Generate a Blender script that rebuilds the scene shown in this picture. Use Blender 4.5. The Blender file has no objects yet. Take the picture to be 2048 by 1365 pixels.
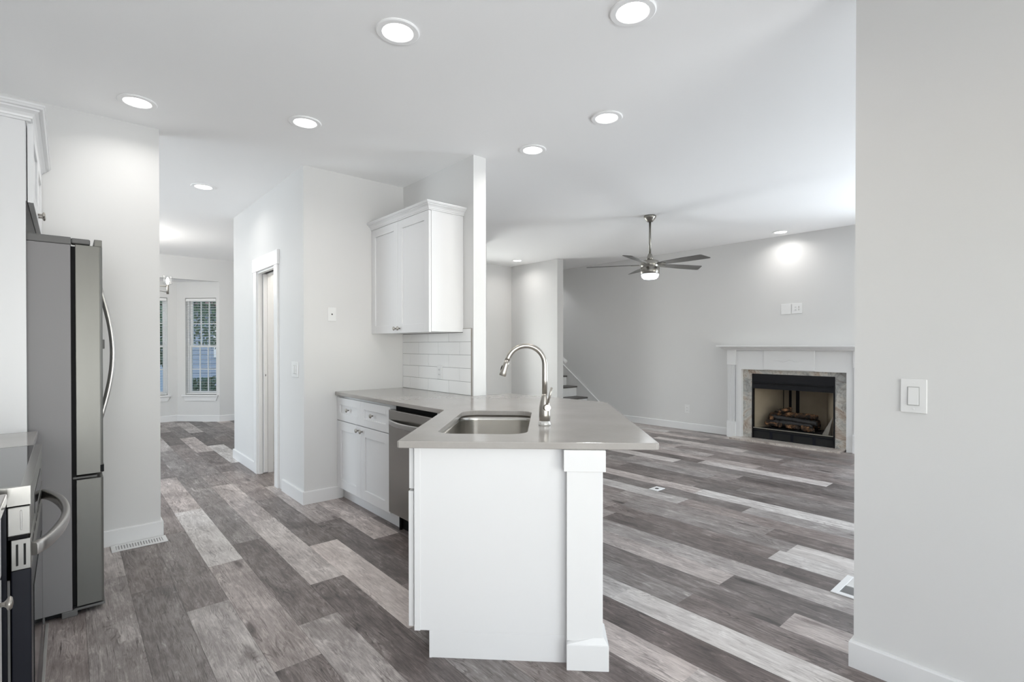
import bpy, bmesh, math, random
from mathutils import Vector, Matrix

# ------------------------------------------------------------------ camera
SC = bpy.context.scene
COL = SC.collection
R = math.radians
F_PX, YAW, PITCH, ROLL = 1014.06, R(48.785), R(-0.371), R(-0.017)
EYE = 1.284
fw = Vector((math.cos(PITCH)*math.cos(YAW), math.cos(PITCH)*math.sin(YAW), math.sin(PITCH)))
rt = Vector((math.sin(YAW), -math.cos(YAW), 0)); up = rt.cross(fw)
cr, sr = math.cos(ROLL), math.sin(ROLL)
rt2 = rt*cr + up*sr; up2 = up*cr - rt*sr
cam_d = bpy.data.cameras.new('camera'); cam = bpy.data.objects.new('camera', cam_d); COL.objects.link(cam)
m = Matrix((rt2, up2, -fw)).transposed().to_4x4(); m.translation = (0, 0, EYE)
cam.matrix_world = m
cam_d.sensor_width = 36; cam_d.lens = F_PX/2048*36; cam_d.shift_y = 16.0/2048
cam_d.clip_start = 0.02; cam_d.clip_end = 200
SC.camera = cam

# ------------------------------------------------------------------ world, window light and added fill, exposure
SC.view_settings.view_transform = 'Standard'; SC.view_settings.look = 'None'
SC.view_settings.exposure = 0.43; SC.cycles.max_bounces = 16; SC.cycles.diffuse_bounces = 10; SC.cycles.transparent_max_bounces = 16; SC.view_settings.gamma = 1; SC.view_settings.use_curve_mapping = False
W = bpy.data.worlds.new('sky'); SC.world = W; W.use_nodes = True
nt = W.node_tree; bg = nt.nodes['Background']
sky = nt.nodes.new('ShaderNodeTexSky'); sky.sky_type = 'NISHITA'; sky.sun_disc = False; sky.sun_elevation = R(38); sky.sun_rotation = R(200)
nt.links.new(sky.outputs[0], bg.inputs[0]); bg.inputs[1].default_value = 0.3
DAY = 1.0
LAMP = 0.2
def area_light(name, loc, direction, sx, sy, power, color=(0.86, 0.93, 1.0), spread=180):
    d = bpy.data.lights.new(name, 'AREA'); d.shape = 'RECTANGLE'; d.size = sx; d.size_y = sy; d.energy = power*DAY; d.color = color; d.spread = R(spread)
    o = bpy.data.objects.new(name, d); COL.objects.link(o); o.location = loc
    o.rotation_euler = Vector(direction).to_track_quat('-Z', 'Y').to_euler(); return o
area_light('daylight_kitchen', (0.75, -3.9, 0.6), (0, 1, 1.35), 2.6, 1.6, 104, (.97, .985, 1))  # rear window daylight, angled up to add fill on the ceiling
area_light('daylight_kitchen_low', (0.2, -3.75, 0.8), (0, 1, 0), 1.6, 1.2, 9, (.93, .965, 1))
area_light('fill_kitchen_side', (-1.02, -1.9, 1.5), (1, 2.7, -0.15), 1.4, 1.2, 15, (.98, .99, 1), 75)  # added fill for the cabinet corner, spread narrowed to spare the right wall
area_light('daylight_living_end', (4.9, -3.9, 0.6), (0.35, 1, 0.8), 3.2, 1.6, 75, (.93, .975, 1))
area_light('daylight_living_side', (7.42, 0.2, 1.3), (-1, 0, 0.5), 1.3, 1.9, 130, (.86, .925, 1))
area_light('fill_dining', (-2.85, 6.3, 1.3), (1, 0, 0.25), 2.2, 1.5, 92, (.89, .94, 1))  # added fill for hall and tile, behind a made-up window
area_light('fill_entry', (5.02, 7.35, 1.1), (0, -1, -0.25), 0.8, 1.5, 50, (1, .99, .965))  # added fill from the alcove side, no known source there
area_light('fill_stairs', (6.7, 8.35, 3.6), (0, -1, -0.3), 0.7, 1.0, 25, (.95, .975, 1))  # added fill inside the stairwell, brightens the wall by the stairs

# ------------------------------------------------------------------ materials
MATS = {}
def mat(name, color, rough=0.5, metal=0.0, spec=0.5, noise=0.0, nscale=8.0, bump=0.0, bscale=60.0, stretch=(1, 1, 1), emit=None, estr=0.0, trans=0.0, coat=0.0):
    if name in MATS: return MATS[name]
    M = bpy.data.materials.new(name); M.use_nodes = True; t = M.node_tree; p = t.nodes['Principled BSDF']
    p.inputs['Base Color'].default_value = (*color, 1); p.inputs['Roughness'].default_value = rough
    p.inputs['Metallic'].default_value = metal; p.inputs['Specular IOR Level'].default_value = spec
    p.inputs['Coat Weight'].default_value = coat; p.inputs['Transmission Weight'].default_value = trans
    tc = t.nodes.new('ShaderNodeTexCoord'); mp = t.nodes.new('ShaderNodeMapping'); mp.inputs['Scale'].default_value = stretch
    t.links.new(tc.outputs['Object'], mp.inputs['Vector'])
    if noise:
        n = t.nodes.new('ShaderNodeTexNoise'); n.inputs['Scale'].default_value = nscale; n.inputs['Detail'].default_value = 5
        mx = t.nodes.new('ShaderNodeMix'); mx.data_type = 'RGBA'
        mx.inputs['A'].default_value = (*[c*(1-noise) for c in color], 1); mx.inputs['B'].default_value = (*[min(1, c*(1+noise)) for c in color], 1)
        t.links.new(mp.outputs[0], n.inputs['Vector']); t.links.new(n.outputs['Fac'], mx.inputs['Factor']); t.links.new(mx.outputs['Result'], p.inputs['Base Color'])
    if bump:
        n = t.nodes.new('ShaderNodeTexNoise'); n.inputs['Scale'].default_value = bscale; n.inputs['Detail'].default_value = 3
        b = t.nodes.new('ShaderNodeBump'); b.inputs['Strength'].default_value = bump; b.inputs['Distance'].default_value = 0.002
        t.links.new(mp.outputs[0], n.inputs['Vector']); t.links.new(n.outputs['Fac'], b.inputs['Height']); t.links.new(b.outputs[0], p.inputs['Normal'])
    if emit:
        p.inputs['Emission Color'].default_value = (*emit, 1); p.inputs['Emission Strength'].default_value = estr
    MATS[name] = M; return M

WALL = mat('wall_paint', (0.69, 0.687, 0.68), 0.6, spec=0.25, noise=0.012, nscale=3, bump=0.08, bscale=220)
CEIL = mat('ceiling_paint', (0.95, 0.95, 0.95), 0.85, spec=0.15, noise=0.01, nscale=2, bump=0.1, bscale=150)
TRIM = mat('trim_paint', (0.77, 0.77, 0.77), 0.35, spec=0.4, noise=0.008, nscale=4)
CAB = mat('cabinet_paint', (0.735, 0.735, 0.74), 0.32, spec=0.4, noise=0.006, nscale=5)
PLASTIC = mat('white_plastic', (0.77, 0.77, 0.765), 0.3, spec=0.4, noise=0.005)
DARK = mat('dark_slot', (0.02, 0.02, 0.02), 0.6, spec=0.15, noise=0.1)
NICKEL = mat('brushed_nickel', (0.43, 0.405, 0.37), 0.32, metal=1, noise=0.04, nscale=30, stretch=(1, 1, 6))
DWST = mat('dishwasher_steel', (0.37, 0.36, 0.34), 0.27, metal=1, noise=0.06, nscale=14, stretch=(10, 10, 0.6))
FANNK = mat('fan_nickel', (0.34, 0.325, 0.295), 0.3, metal=1, noise=0.04, nscale=30, stretch=(1, 1, 6))
STEEL = mat('stainless_steel', (0.36, 0.352, 0.335), 0.25, metal=1, noise=0.025, nscale=14, stretch=(10, 10, 0.6), bump=0.012, bscale=90)
STEELH = mat('stainless_bar', (0.46, 0.45, 0.44), 0.34, metal=1, noise=0.03, nscale=18)
SINKM = mat('sink_steel', (0.62, 0.60, 0.565), 0.24, metal=1, noise=0.05, nscale=14, stretch=(6, 6, 0.5))
FRST = mat('fridge_door_steel', (0.16, 0.159, 0.148), 0.34, metal=0.4, spec=0.35, noise=0.05, nscale=6, stretch=(4, 4, 0.6))
FRSIDE = mat('fridge_side_grey', (0.225, 0.217, 0.222), 0.42, spec=0.35, noise=0.03, nscale=4)
FRCAP = mat('fridge_cap_grey', (0.13, 0.128, 0.125), 0.5, noise=0.03)
RUBBER = mat('black_rubber', (0.010, 0.010, 0.011), 0.6, spec=0.12, noise=0.1)
BLKGL = mat('black_glass', (0.012, 0.012, 0.013), 0.05, spec=0.6, noise=0.05)
BLKEN = mat('black_enamel', (0.009, 0.010, 0.016), 0.25, spec=0.3, noise=0.1)
FANBL = mat('fan_blade_grey', (0.105, 0.10, 0.092), 0.45, noise=0.12, nscale=6, stretch=(1, 8, 1))
RINGM = mat('light_trim_white', (0.93, 0.93, 0.93), 0.5, spec=0.3, noise=0.004)
GLOW = mat('lamp_lens', (0.9, 0.9, 0.9), 0.4, noise=0.002, emit=(1, 0.985, 0.96), estr=6.0)
FANGLOW = mat('fan_lens', (0.9, 0.93, 0.95), 0.4, noise=0.002, emit=(0.90, 0.97, 1.0), estr=0.55)
BULB = mat('bulb_glow', (0.9, 0.9, 0.85), 0.4, noise=0.002, emit=(1, 0.97, 0.9), estr=5.0)
GROUT = mat('grout', (0.30, 0.295, 0.29), 0.9, noise=0.08, nscale=60)
TILE = mat('white_glazed_tile', (0.86, 0.86, 0.855), 0.12, spec=0.5, noise=0.012, nscale=6)
TAN = mat('refractory_panel', (0.30, 0.245, 0.175), 0.9, noise=0.25, nscale=5, bump=0.3, bscale=120)
BLIND = mat('blind_white', (0.80, 0.80, 0.79), 0.45, noise=0.01)
LEAF = mat('foliage_green', (0.10, 0.165, 0.085), 0.55, noise=0.7, nscale=2.5)
BARK = mat('bark', (0.10, 0.075, 0.055), 0.9, noise=0.3, nscale=12)
GRASS = mat('lawn', (0.07, 0.13, 0.05), 0.9, noise=0.4, nscale=3)
SIDING = mat('blue_grey_siding', (0.30, 0.36, 0.46), 0.7, noise=0.05)
ROOFM = mat('shingle', (0.22, 0.13, 0.11), 0.9, noise=0.3, nscale=10)
TREAD = mat('dark_tread', (0.10, 0.092, 0.088), 0.4, noise=0.35, nscale=6, stretch=(1, 8, 1))

def glass_mat(name, tint=(0.95, 0.97, 0.97), rough=0.02):
    M = bpy.data.materials.new(name); M.use_nodes = True; t = M.node_tree; t.nodes.remove(t.nodes['Principled BSDF'])
    o = t.nodes['Material Output']; a = t.nodes.new('ShaderNodeBsdfTransparent'); a.inputs[0].default_value = (*tint, 1)
    g = t.nodes.new('ShaderNodeBsdfGlossy'); g.inputs['Roughness'].default_value = rough
    lw = t.nodes.new('ShaderNodeLayerWeight'); lw.inputs[0].default_value = 0.5; pw = t.nodes.new('ShaderNodeMath'); pw.operation = 'POWER'; pw.inputs[1].default_value = 5.0; t.links.new(lw.outputs['Facing'], pw.inputs[0])
    f = t.nodes.new('ShaderNodeMath'); f.operation = 'MULTIPLY_ADD'; f.inputs[1].default_value = 0.9; f.inputs[2].default_value = 0.04; t.links.new(pw.outputs[0], f.inputs[0]); x = t.nodes.new('ShaderNodeMixShader')
    t.links.new(f.outputs[0], x.inputs[0]); t.links.new(a.outputs[0], x.inputs[1]); t.links.new(g.outputs[0], x.inputs[2]); t.links.new(x.outputs[0], o.inputs[0])
    return M
GLASS = glass_mat('window_glass'); CLEAR = glass_mat('clear_glass', (0.97, 0.97, 0.97))

def node(t, kind, **kw):
    n = t.nodes.new(kind)
    for k, v in kw.items():
        if isinstance(k, str) and k in n.inputs: n.inputs[k].default_value = v
        else: setattr(n, k, v)
    return n
def ramp(t, fac, stops):
    n = t.nodes.new('ShaderNodeValToRGB'); e = n.color_ramp.elements
    e[0].position, e[0].color = stops[0][0], (*stops[0][1], 1); e[1].position, e[1].color = stops[-1][0], (*stops[-1][1], 1)
    for pos, c in stops[1:-1]:
        x = e.new(pos); x.color = (*c, 1)
    t.links.new(fac, n.inputs[0]); return n.outputs[0]
def math_(t, op, a, b=None, c=None):
    n = t.nodes.new('ShaderNodeMath'); n.operation = op
    for i, v in enumerate((a, b, c)):
        if v is None: continue
        if isinstance(v, (int, float)): n.inputs[i].default_value = v
        else: t.links.new(v, n.inputs[i])
    return n.outputs[0]

def quartz():
    M = mat('grey_quartz', (0.27, 0.255, 0.238), 0.16, spec=0.5); t = M.node_tree; p = t.nodes['Principled BSDF']
    tc = t.nodes.new('ShaderNodeTexCoord'); n = node(t, 'ShaderNodeTexNoise', Scale=90.0, Detail=3.0); n2 = node(t, 'ShaderNodeTexNoise', Scale=4.0, Detail=4.0)
    t.links.new(tc.outputs['Object'], n.inputs['Vector']); t.links.new(tc.outputs['Object'], n2.inputs['Vector'])
    s = math_(t, 'ADD', math_(t, 'MULTIPLY', n.outputs['Fac'], 0.2), math_(t, 'MULTIPLY', n2.outputs['Fac'], 0.8))
    t.links.new(ramp(t, s, [(0.3, (0.34, 0.32, 0.30)), (0.7, (0.39, 0.372, 0.353))]), p.inputs['Base Color']); return M
QUARTZ = quartz()

def slate(name, stops):
    M = mat(name, (0.4, 0.38, 0.34), 0.3); t = M.node_tree; p = t.nodes['Principled BSDF']
    tc = t.nodes.new('ShaderNodeTexCoord')
    n = node(t, 'ShaderNodeTexNoise', Scale=3.2, Detail=7.0, Roughness=0.65, Distortion=1.2); n2 = node(t, 'ShaderNodeTexNoise', Scale=5.5, Detail=4.0, Distortion=2.2)
    t.links.new(tc.outputs['Object'], n.inputs['Vector']); t.links.new(tc.outputs['Object'], n2.inputs['Vector'])
    c1 = ramp(t, n.outputs['Fac'], stops)
    v = ramp(t, n2.outputs['Fac'], [(0.47, (1, 1, 1)), (0.5, (0.35, 0.25, 0.2)), (0.53, (1, 1, 1))])
    mx = t.nodes.new('ShaderNodeMix'); mx.data_type = 'RGBA'; mx.blend_type = 'MULTIPLY'; mx.inputs['Factor'].default_value = 0.5
    t.links.new(c1, mx.inputs['A']); t.links.new(v, mx.inputs['B']); t.links.new(mx.outputs['Result'], p.inputs['Base Color']); return M
SLATE = slate('marbled_stone', [(0.30, (0.20, 0.20, 0.195)), (0.43, (0.43, 0.43, 0.41)), (0.52, (0.60, 0.58, 0.53)), (0.61, (0.42, 0.33, 0.26)), (0.72, (0.66, 0.64, 0.60))])
HEARTH = slate('hearth_stone', [(0.30, (0.32, 0.29, 0.27)), (0.45, (0.52, 0.46, 0.42)), (0.56, (0.66, 0.61, 0.56)), (0.72, (0.48, 0.40, 0.35))])

def logmat():
    M = mat('ceramic_log', (0.3, 0.15, 0.07), 0.9); t = M.node_tree; p = t.nodes['Principled BSDF']
    tc = t.nodes.new('ShaderNodeTexCoord'); n = node(t, 'ShaderNodeTexNoise', Scale=16.0, Detail=6.0, Roughness=0.7)
    t.links.new(tc.outputs['Object'], n.inputs['Vector'])
    t.links.new(ramp(t, n.outputs['Fac'], [(0.42, (0.008, 0.007, 0.006)), (0.53, (0.07, 0.035, 0.016)), (0.62, (0.27, 0.13, 0.055)), (0.74, (0.42, 0.30, 0.20))]), p.inputs['Base Color'])
    b = t.nodes.new('ShaderNodeBump'); b.inputs['Strength'].default_value = 0.8; t.links.new(n.outputs['Fac'], b.inputs['Height']); t.links.new(b.outputs[0], p.inputs['Normal']); return M
LOGM = logmat()
CHAR = mat('charred_ember', (0.018, 0.016, 0.016), 0.55, noise=0.9, nscale=40, bump=0.8, bscale=50)

def floormat():
    # weathered vinyl planks: per-plank tone and seed come from the mesh, the grain is procedural
    M = mat('weathered_plank', (0.2, 0.19, 0.18), 0.42, spec=0.45); t = M.node_tree; p = t.nodes['Principled BSDF']
    at = t.nodes.new('ShaderNodeAttribute'); at.attribute_name = 'plank'
    sp = t.nodes.new('ShaderNodeSeparateColor'); t.links.new(at.outputs['Color'], sp.inputs[0])
    tone, r1, r2 = sp.outputs[0], sp.outputs[1], sp.outputs[2]
    uv = t.nodes.new('ShaderNodeUVMap'); uv.uv_map = 'plank_uv'
    sx = t.nodes.new('ShaderNodeSeparateXYZ'); t.links.new(uv.outputs[0], sx.inputs[0]); u, v = sx.outputs[0], sx.outputs[1]
    def vec(ax, ay, az):
        c = t.nodes.new('ShaderNodeCombineXYZ'); 
        for i, q in enumerate((ax, ay, az)):
            t.links.new(q, c.inputs[i]) if not isinstance(q, (int, float)) else None
            if isinstance(q, (int, float)): c.inputs[i].default_value = q
        return c.outputs[0]
    off = math_(t, 'MULTIPLY', r1, 37.0)
    def noise(su, sv, detail=4.0, rough=0.55, dist=0.0, o=0.0):
        n = node(t, 'ShaderNodeTexNoise', Scale=1.0, Detail=detail, Roughness=rough, Distortion=dist)
        t.links.new(vec(math_(t, 'MULTIPLY', u, su), math_(t, 'MULTIPLY', v, sv), math_(t, 'ADD', off, o)), n.inputs['Vector']); return n.outputs['Fac']
    cloud = noise(1.3, 3.6, 4.0, 0.62, 0.6)
    streak = noise(10.0, 4.2, 6.0, 0.70, 1.1, 5.0)
    fine = noise(48.0, 14.0, 5.0, 0.74, 0.8, 9.0)
    warp = noise(1.5, 1.5, 2.0, 0.45, 0.3, 13.0)
    patch = noise(1.7, 2.4, 4.0, 0.62, 0.9, 21.0)
    def smooth(a, lo, hi):
        n = t.nodes.new('ShaderNodeMapRange'); n.interpolation_type = 'SMOOTHSTEP'; n.inputs['From Min'].default_value = lo; n.inputs['From Max'].default_value = hi
        t.links.new(a, n.inputs['Value']); return n.outputs['Result']
    # cathedral grain: dark contour lines of a warped field, showing in patches
    ring = math_(t, 'SINE', math_(t, 'ADD', math_(t, 'MULTIPLY', warp, 165.0), math_(t, 'MULTIPLY', streak, 9.0)))
    mask = smooth(patch, 0.47, 0.66)
    lines = math_(t, 'MULTIPLY', math_(t, 'MULTIPLY', smooth(ring, 0.35, 1.0), mask), 0.20)
    crack = math_(t, 'MULTIPLY', math_(t, 'MULTIPLY', smooth(noise(17.0, 2.6, 3.0, 0.6, 2.2, 31.0), 0.60, 0.69), smooth(cloud, 0.42, 0.6)), 0.34)
    pale = math_(t, 'MULTIPLY', smooth(noise(3.4, 4.5, 6.0, 0.72, 1.4, 41.0), 0.52, 0.68), 0.17)
    val = math_(t, 'ADD', tone, math_(t, 'MULTIPLY', math_(t, 'SUBTRACT', cloud, 0.5), 0.62))
    val = math_(t, 'ADD', val, math_(t, 'MULTIPLY', math_(t, 'SUBTRACT', streak, 0.5), 0.62))
    val = math_(t, 'ADD', val, math_(t, 'MULTIPLY', math_(t, 'SUBTRACT', fine, 0.5), 0.62))
    val = math_(t, 'ADD', math_(t, 'SUBTRACT', val, math_(t, 'ADD', lines, crack)), pale)
    knots = node(t, 'ShaderNodeTexVoronoi', Scale=1.0)
    t.links.new(vec(math_(t, 'MULTIPLY', u, 1.0), math_(t, 'MULTIPLY', v, 1.3), off), knots.inputs['Vector'])
    val = math_(t, 'SUBTRACT', val, math_(t, 'MULTIPLY', smooth(math_(t, 'SUBTRACT', 0.14, knots.outputs['Distance']), 0.0, 0.09), 0.28))
    edge = math_(t, 'MINIMUM', u, math_(t, 'SUBTRACT', 1.0, u))
    seam = math_(t, 'MULTIPLY', math_(t, 'LESS_THAN', edge, 0.006), 0.22)
    val = math_(t, 'SUBTRACT', val, seam)
    colr = ramp(t, val, [(0.0, (0.052, 0.047, 0.045)), (0.25, (0.145, 0.126, 0.121)), (0.5, (0.305, 0.281, 0.272)), (0.75, (0.57, 0.545, 0.528)), (1.0, (0.78, 0.765, 0.745))])
    hs = t.nodes.new('ShaderNodeMix'); hs.data_type = 'RGBA'; hs.blend_type = 'MULTIPLY'; hs.inputs['B'].default_value = (1.0, 0.91, 0.885, 1)
    t.links.new(math_(t, 'MULTIPLY', r2, 0.9), hs.inputs['Factor']); t.links.new(colr, hs.inputs['A'])
    t.links.new(hs.outputs['Result'], p.inputs['Base Color'])
    t.links.new(math_(t, 'ADD', 0.33, math_(t, 'MULTIPLY', fine, 0.18)), p.inputs['Roughness'])
    b = t.nodes.new('ShaderNodeBump'); b.inputs['Strength'].default_value = 0.12; b.inputs['Distance'].default_value = 0.002
    t.links.new(fine, b.inputs['Height']); t.links.new(b.outputs[0], p.inputs['Normal']); return M
FLOORM = floormat()

# ------------------------------------------------------------------ mesh builder
class MB:
    def __init__(s, M=None): s.v = []; s.f = []; s.sm = []; s.M = M or Matrix.Identity(4)
    def add(s, vs, fs, smooth=False):
        o = len(s.v); s.v += [s.M @ Vector(q) for q in vs]
        for q in fs: s.f.append([o+i for i in q]); s.sm.append(smooth)
        return s
    def box(s, x0, x1, y0, y1, z0, z1):
        x0, x1 = sorted((x0, x1)); y0, y1 = sorted((y0, y1)); z0, z1 = sorted((z0, z1))
        return s.add([(x0, y0, z0), (x1, y0, z0), (x1, y1, z0), (x0, y1, z0), (x0, y0, z1), (x1, y0, z1), (x1, y1, z1), (x0, y1, z1)],
                     [(3, 2, 1, 0), (4, 5, 6, 7), (0, 1, 5, 4), (1, 2, 6, 5), (2, 3, 7, 6), (3, 0, 4, 7)])
    def prism(s, poly, z0, z1):
        n = len(poly)
        return s.add([(x, y, z0) for x, y in poly]+[(x, y, z1) for x, y in poly],
                     [tuple(range(n-1, -1, -1)), tuple(range(n, 2*n))]+[(i, (i+1) % n, n+(i+1) % n, n+i) for i in range(n)])
    def lathe(s, prof, c=(0, 0, 0), axis=(0, 0, 1), n=32, smooth=True, caps=True):
        q = Vector((0, 0, 1)).rotation_difference(Vector(axis).normalized()); c = Vector(c); vs = []
        for r, h in prof:
            for k in range(n):
                a = 2*math.pi*k/n; vs.append(c + q @ Vector((r*math.cos(a), r*math.sin(a), h)))
        fs = []
        for j in range(len(prof)-1):
            for k in range(n): fs.append((j*n+k, j*n+(k+1) % n, (j+1)*n+(k+1) % n, (j+1)*n+k))
        s.add(vs, fs, smooth)
        if caps:
            o = len(s.v)-len(vs)
            s.f.append([o+k for k in range(n-1, -1, -1)]); s.sm.append(False)
            s.f.append([o+(len(prof)-1)*n+k for k in range(n)]); s.sm.append(False)
        return s
    def cyl(s, p0, p1, r, n=20, r1=None):
        p0, p1 = Vector(p0), Vector(p1); d = p1-p0
        return s.lathe([(r, 0), (r1 if r1 is not None else r, d.length)], p0, d, n)
    def tube(s, pts, r, n=16, flat=None):
        pts = [Vector(p) for p in pts]; N = len(pts); vs = []; rs = r if isinstance(r, (list, tuple)) else [r]*N
        t0 = (pts[1]-pts[0]).normalized(); ref = Vector((0, 0, 1)) if abs(t0.z) < 0.9 else Vector((1, 0, 0))
        if flat: ref = Vector(flat[0])
        nrm = (ref - t0*ref.dot(t0)).normalized(); prev = t0
        for i in range(N):
            t = (pts[min(i+1, N-1)]-pts[max(i-1, 0)]).normalized(); nrm = prev.rotation_difference(t) @ nrm; prev = t; b = t.cross(nrm)
            for k in range(n):
                a = 2*math.pi*k/n
                ca, sa = math.cos(a), math.sin(a)
                if flat:   # rounded-rectangle section
                    e = 0.45; ca = math.copysign(abs(ca)**e, ca); sa = math.copysign(abs(sa)**e, sa)
                    vs.append(pts[i]+nrm*ca*flat[1]+b*sa*flat[2])
                else: vs.append(pts[i]+(nrm*ca+b*sa)*rs[i])
        fs = [(i*n+k, i*n+(k+1) % n, (i+1)*n+(k+1) % n, (i+1)*n+k) for i in range(N-1) for k in range(n)]
        o = len(s.v); s.add(vs, fs, True)
        s.f.append([o+k for k in range(n-1, -1, -1)]); s.sm.append(False); s.f.append([o+(N-1)*n+k for k in range(n)]); s.sm.append(False)
        return s
    def sweep(s, path, prof):
        # path: 2D points; profile (offset to the right-hand side of travel, z); mitred corners
        P = [Vector(p) for p in path]; N = len(P); k = len(prof); vs = []
        for i in range(N):
            d0 = (P[i]-P[i-1]).normalized() if i else None; d1 = (P[i+1]-P[i]).normalized() if i < N-1 else None
            n0 = Vector((d0.y, -d0.x)) if d0 else None; n1 = Vector((d1.y, -d1.x)) if d1 else None
            if n0 and n1: mt = (n0+n1).normalized(); mt = mt/max(0.2, mt.dot(n0))
            else: mt = n0 or n1
            for o, z in prof: vs.append((P[i].x+mt.x*o, P[i].y+mt.y*o, z))
        fs = [(i*k+j, i*k+(j+1) % k, (i+1)*k+(j+1) % k, (i+1)*k+j) for i in range(N-1) for j in range(k)]
        fs += [tuple(range(k-1, -1, -1)), tuple((N-1)*k+j for j in range(k))]
        return s.add(vs, fs)
ORG = {}
def obj(name, mb, m, parent=None, bevel=0.0, segs=2, label=None):
    base = ORG.get(parent.name, Vector((0, 0, 0))) if parent else Vector((0, 0, 0))
    vs = [v-base for v in mb.v] if parent else list(mb.v)
    loc = Vector((0, 0, 0))
    if not parent and vs:   # origin at the base centre of the mesh
        xs, ys, zs = zip(*[(v.x, v.y, v.z) for v in vs]); loc = Vector(((min(xs)+max(xs))/2, (min(ys)+max(ys))/2, min(zs)))
        vs = [v-loc for v in vs]
    me = bpy.data.meshes.new(name); me.from_pydata(vs, [], mb.f); me.materials.append(m)
    bm = bmesh.new(); bm.from_mesh(me); bmesh.ops.recalc_face_normals(bm, faces=bm.faces[:])
    bm.to_mesh(me); bm.free()
    me.polygons.foreach_set('use_smooth', mb.sm if len(mb.sm) == len(me.polygons) else [False]*len(me.polygons))
    o = bpy.data.objects.new(name, me); COL.objects.link(o); o.location = loc
    if parent: o.parent = parent
    ORG[o.name] = (loc if not parent else base)
    if bevel:
        b = o.modifiers.new('bevel', 'BEVEL'); b.width = bevel; b.segments = segs; b.limit_method = 'ANGLE'; b.angle_limit = R(40); b.harden_normals = False
    if label: o['label'] = label
    return o
def thing(name, label, cat, loc=(0, 0, 0), group=None):
    o = bpy.data.objects.new(name, None); COL.objects.link(o); o.location = loc; o.empty_display_size = 0.1
    o['label'] = label; o['category'] = cat
    if group: o['group'] = group
    ORG[o.name] = Vector(loc); return o
def tag(o, label, cat, group=None):
    o['label'] = label; o['category'] = cat
    if group: o['group'] = group
    return o
def struct(name, mb, m, bevel=0.0):
    o = obj(name, mb, m, None, bevel); o['kind'] = 'structure'; return o
def dup(root, loc, label, group=None):
    r = root.copy(); COL.objects.link(r); r.location = loc; r['label'] = label
    if group: r['group'] = group
    for ch in list(root.children):
        c = ch.copy(); COL.objects.link(c); c.parent = r
        for g in ch.children:
            d = g.copy(); COL.objects.link(d); d.parent = c
    ORG[r.name] = Vector(loc); return r
def frame(o, u, w):   # local axes: x = along, y = outward, z = up
    u, w = Vector(u).normalized(), Vector(w).normalized()
    M = Matrix((u, w, Vector((0, 0, 1)))).transposed().to_4x4(); M.translation = o; return M

H = 2.74
# ------------------------------------------------------------------ floor of individual planks (one mesh)
def build_floor():
    rnd = random.Random(11); PW, PL, X0 = 0.183, 1.255, 0.24
    known = {-1: (3.55, {0: .62, 1: .55, -1: .45}), 0: (3.26, {0: .36, -1: .30, 1: .33}), 1: (2.865, {0: .33, -1: .56, 1: .34, 2: .4}),
             2: (3.362, {0: .72, 1: .58, -1: .52, -2: .3, 2: .3}), 3: (2.386, {0: .28, 1: .36, -1: .55, 2: .34, 3: .4}),
             4: (2.752, {0: .66, -1: .27, 1: .55, 2: .4}), 5: (3.29, {0: .29, -1: .74, 1: .38, -2: .4}), 6: (3.683, {0: .56, -1: .26, 1: .3}),
             7: (3.125, {0: .62, -1: .24, -2: .3}), 8: (1.02, {0: .68, -1: .6, 1: .3}), 9: (2.0, {-1: .2, 0: .24, 1: .4}), 10: (1.6, {-1: .74, 0: .66, 1: .3}),
             11: (1.35, {-1: .3, 0: .36, 1: .5}), 12: (0.93, {-1: .6, 0: .28, 1: .3}), 13: (1.308, {0: .6, -1: .22, 1: .5}), 14: (1.735, {-1: .55, 0: .5, 1: .3}),
             15: (2.4, {-1: .22, 0: .5, 1: .35}), 16: (1.278, {-1: .68, 0: .3, 1: .5})}
    vs, fs, cols, uvs = [], [], [], []
    XA, XB, YA, YB = -2.6, 7.56, -3.5, 10.5
    k = math.floor((XA-X0)/PW)
    while X0+k*PW < XB:
        xa, xb = X0+k*PW, X0+(k+1)*PW
        j0, tones = known.get(k, (rnd.uniform(0, PL), {}))
        i = math.floor((YA-j0)/PL)
        while j0+i*PL < YB:
            ya, yb = max(YA, j0+i*PL), min(YB, j0+(i+1)*PL)
            tn = tones.get(i)
            if tn is None:
                tn = rnd.choice([.18, .24, .3, .36, .42, .5, .56, .62, .68, .3])+rnd.uniform(-.05, .05)
            a, b = max(XA, xa), min(XB, xb); n = len(vs)
            vs += [(a, ya, 0), (b, ya, 0), (b, yb, 0), (a, yb, 0)]; fs.append((n, n+1, n+2, n+3))
            c = (tn, rnd.random(), rnd.random(), 1); cols += [c]*4
            uvs += [((a-xa)/PW, (ya-j0)), ((b-xa)/PW, (ya-j0)), ((b-xa)/PW, (yb-j0)), ((a-xa)/PW, (yb-j0))]
            i += 1
        k += 1
    # slab body below the wearing surface
    n = len(vs); z = -0.06
    vs += [(XA, YA, -.002), (XB, YA, -.002), (XB, YB, -.002), (XA, YB, -.002), (XA, YA, z), (XB, YA, z), (XB, YB, z), (XA, YB, z)]
    for q in ((4, 7, 6, 5), (0, 4, 5, 1), (1, 5, 6, 2), (2, 6, 7, 3), (3, 7, 4, 0)):
        fs.append(tuple(n+i for i in q)); cols += [(0.3, 0.5, 0.5, 1)]*4; uvs += [(0.5, 0.5)]*4
    me = bpy.data.meshes.new('floor'); me.from_pydata(vs, [], fs); me.materials.append(FLOORM)
    at = me.color_attributes.new('plank', 'FLOAT_COLOR', 'CORNER'); uv = me.uv_layers.new(name='plank_uv')
    for i, c in enumerate(cols): at.data[i].color = c; uv.data[i].uv = uvs[i]
    o = bpy.data.objects.new('floor', me); COL.objects.link(o); o['kind'] = 'structure'
build_floor()

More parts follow.
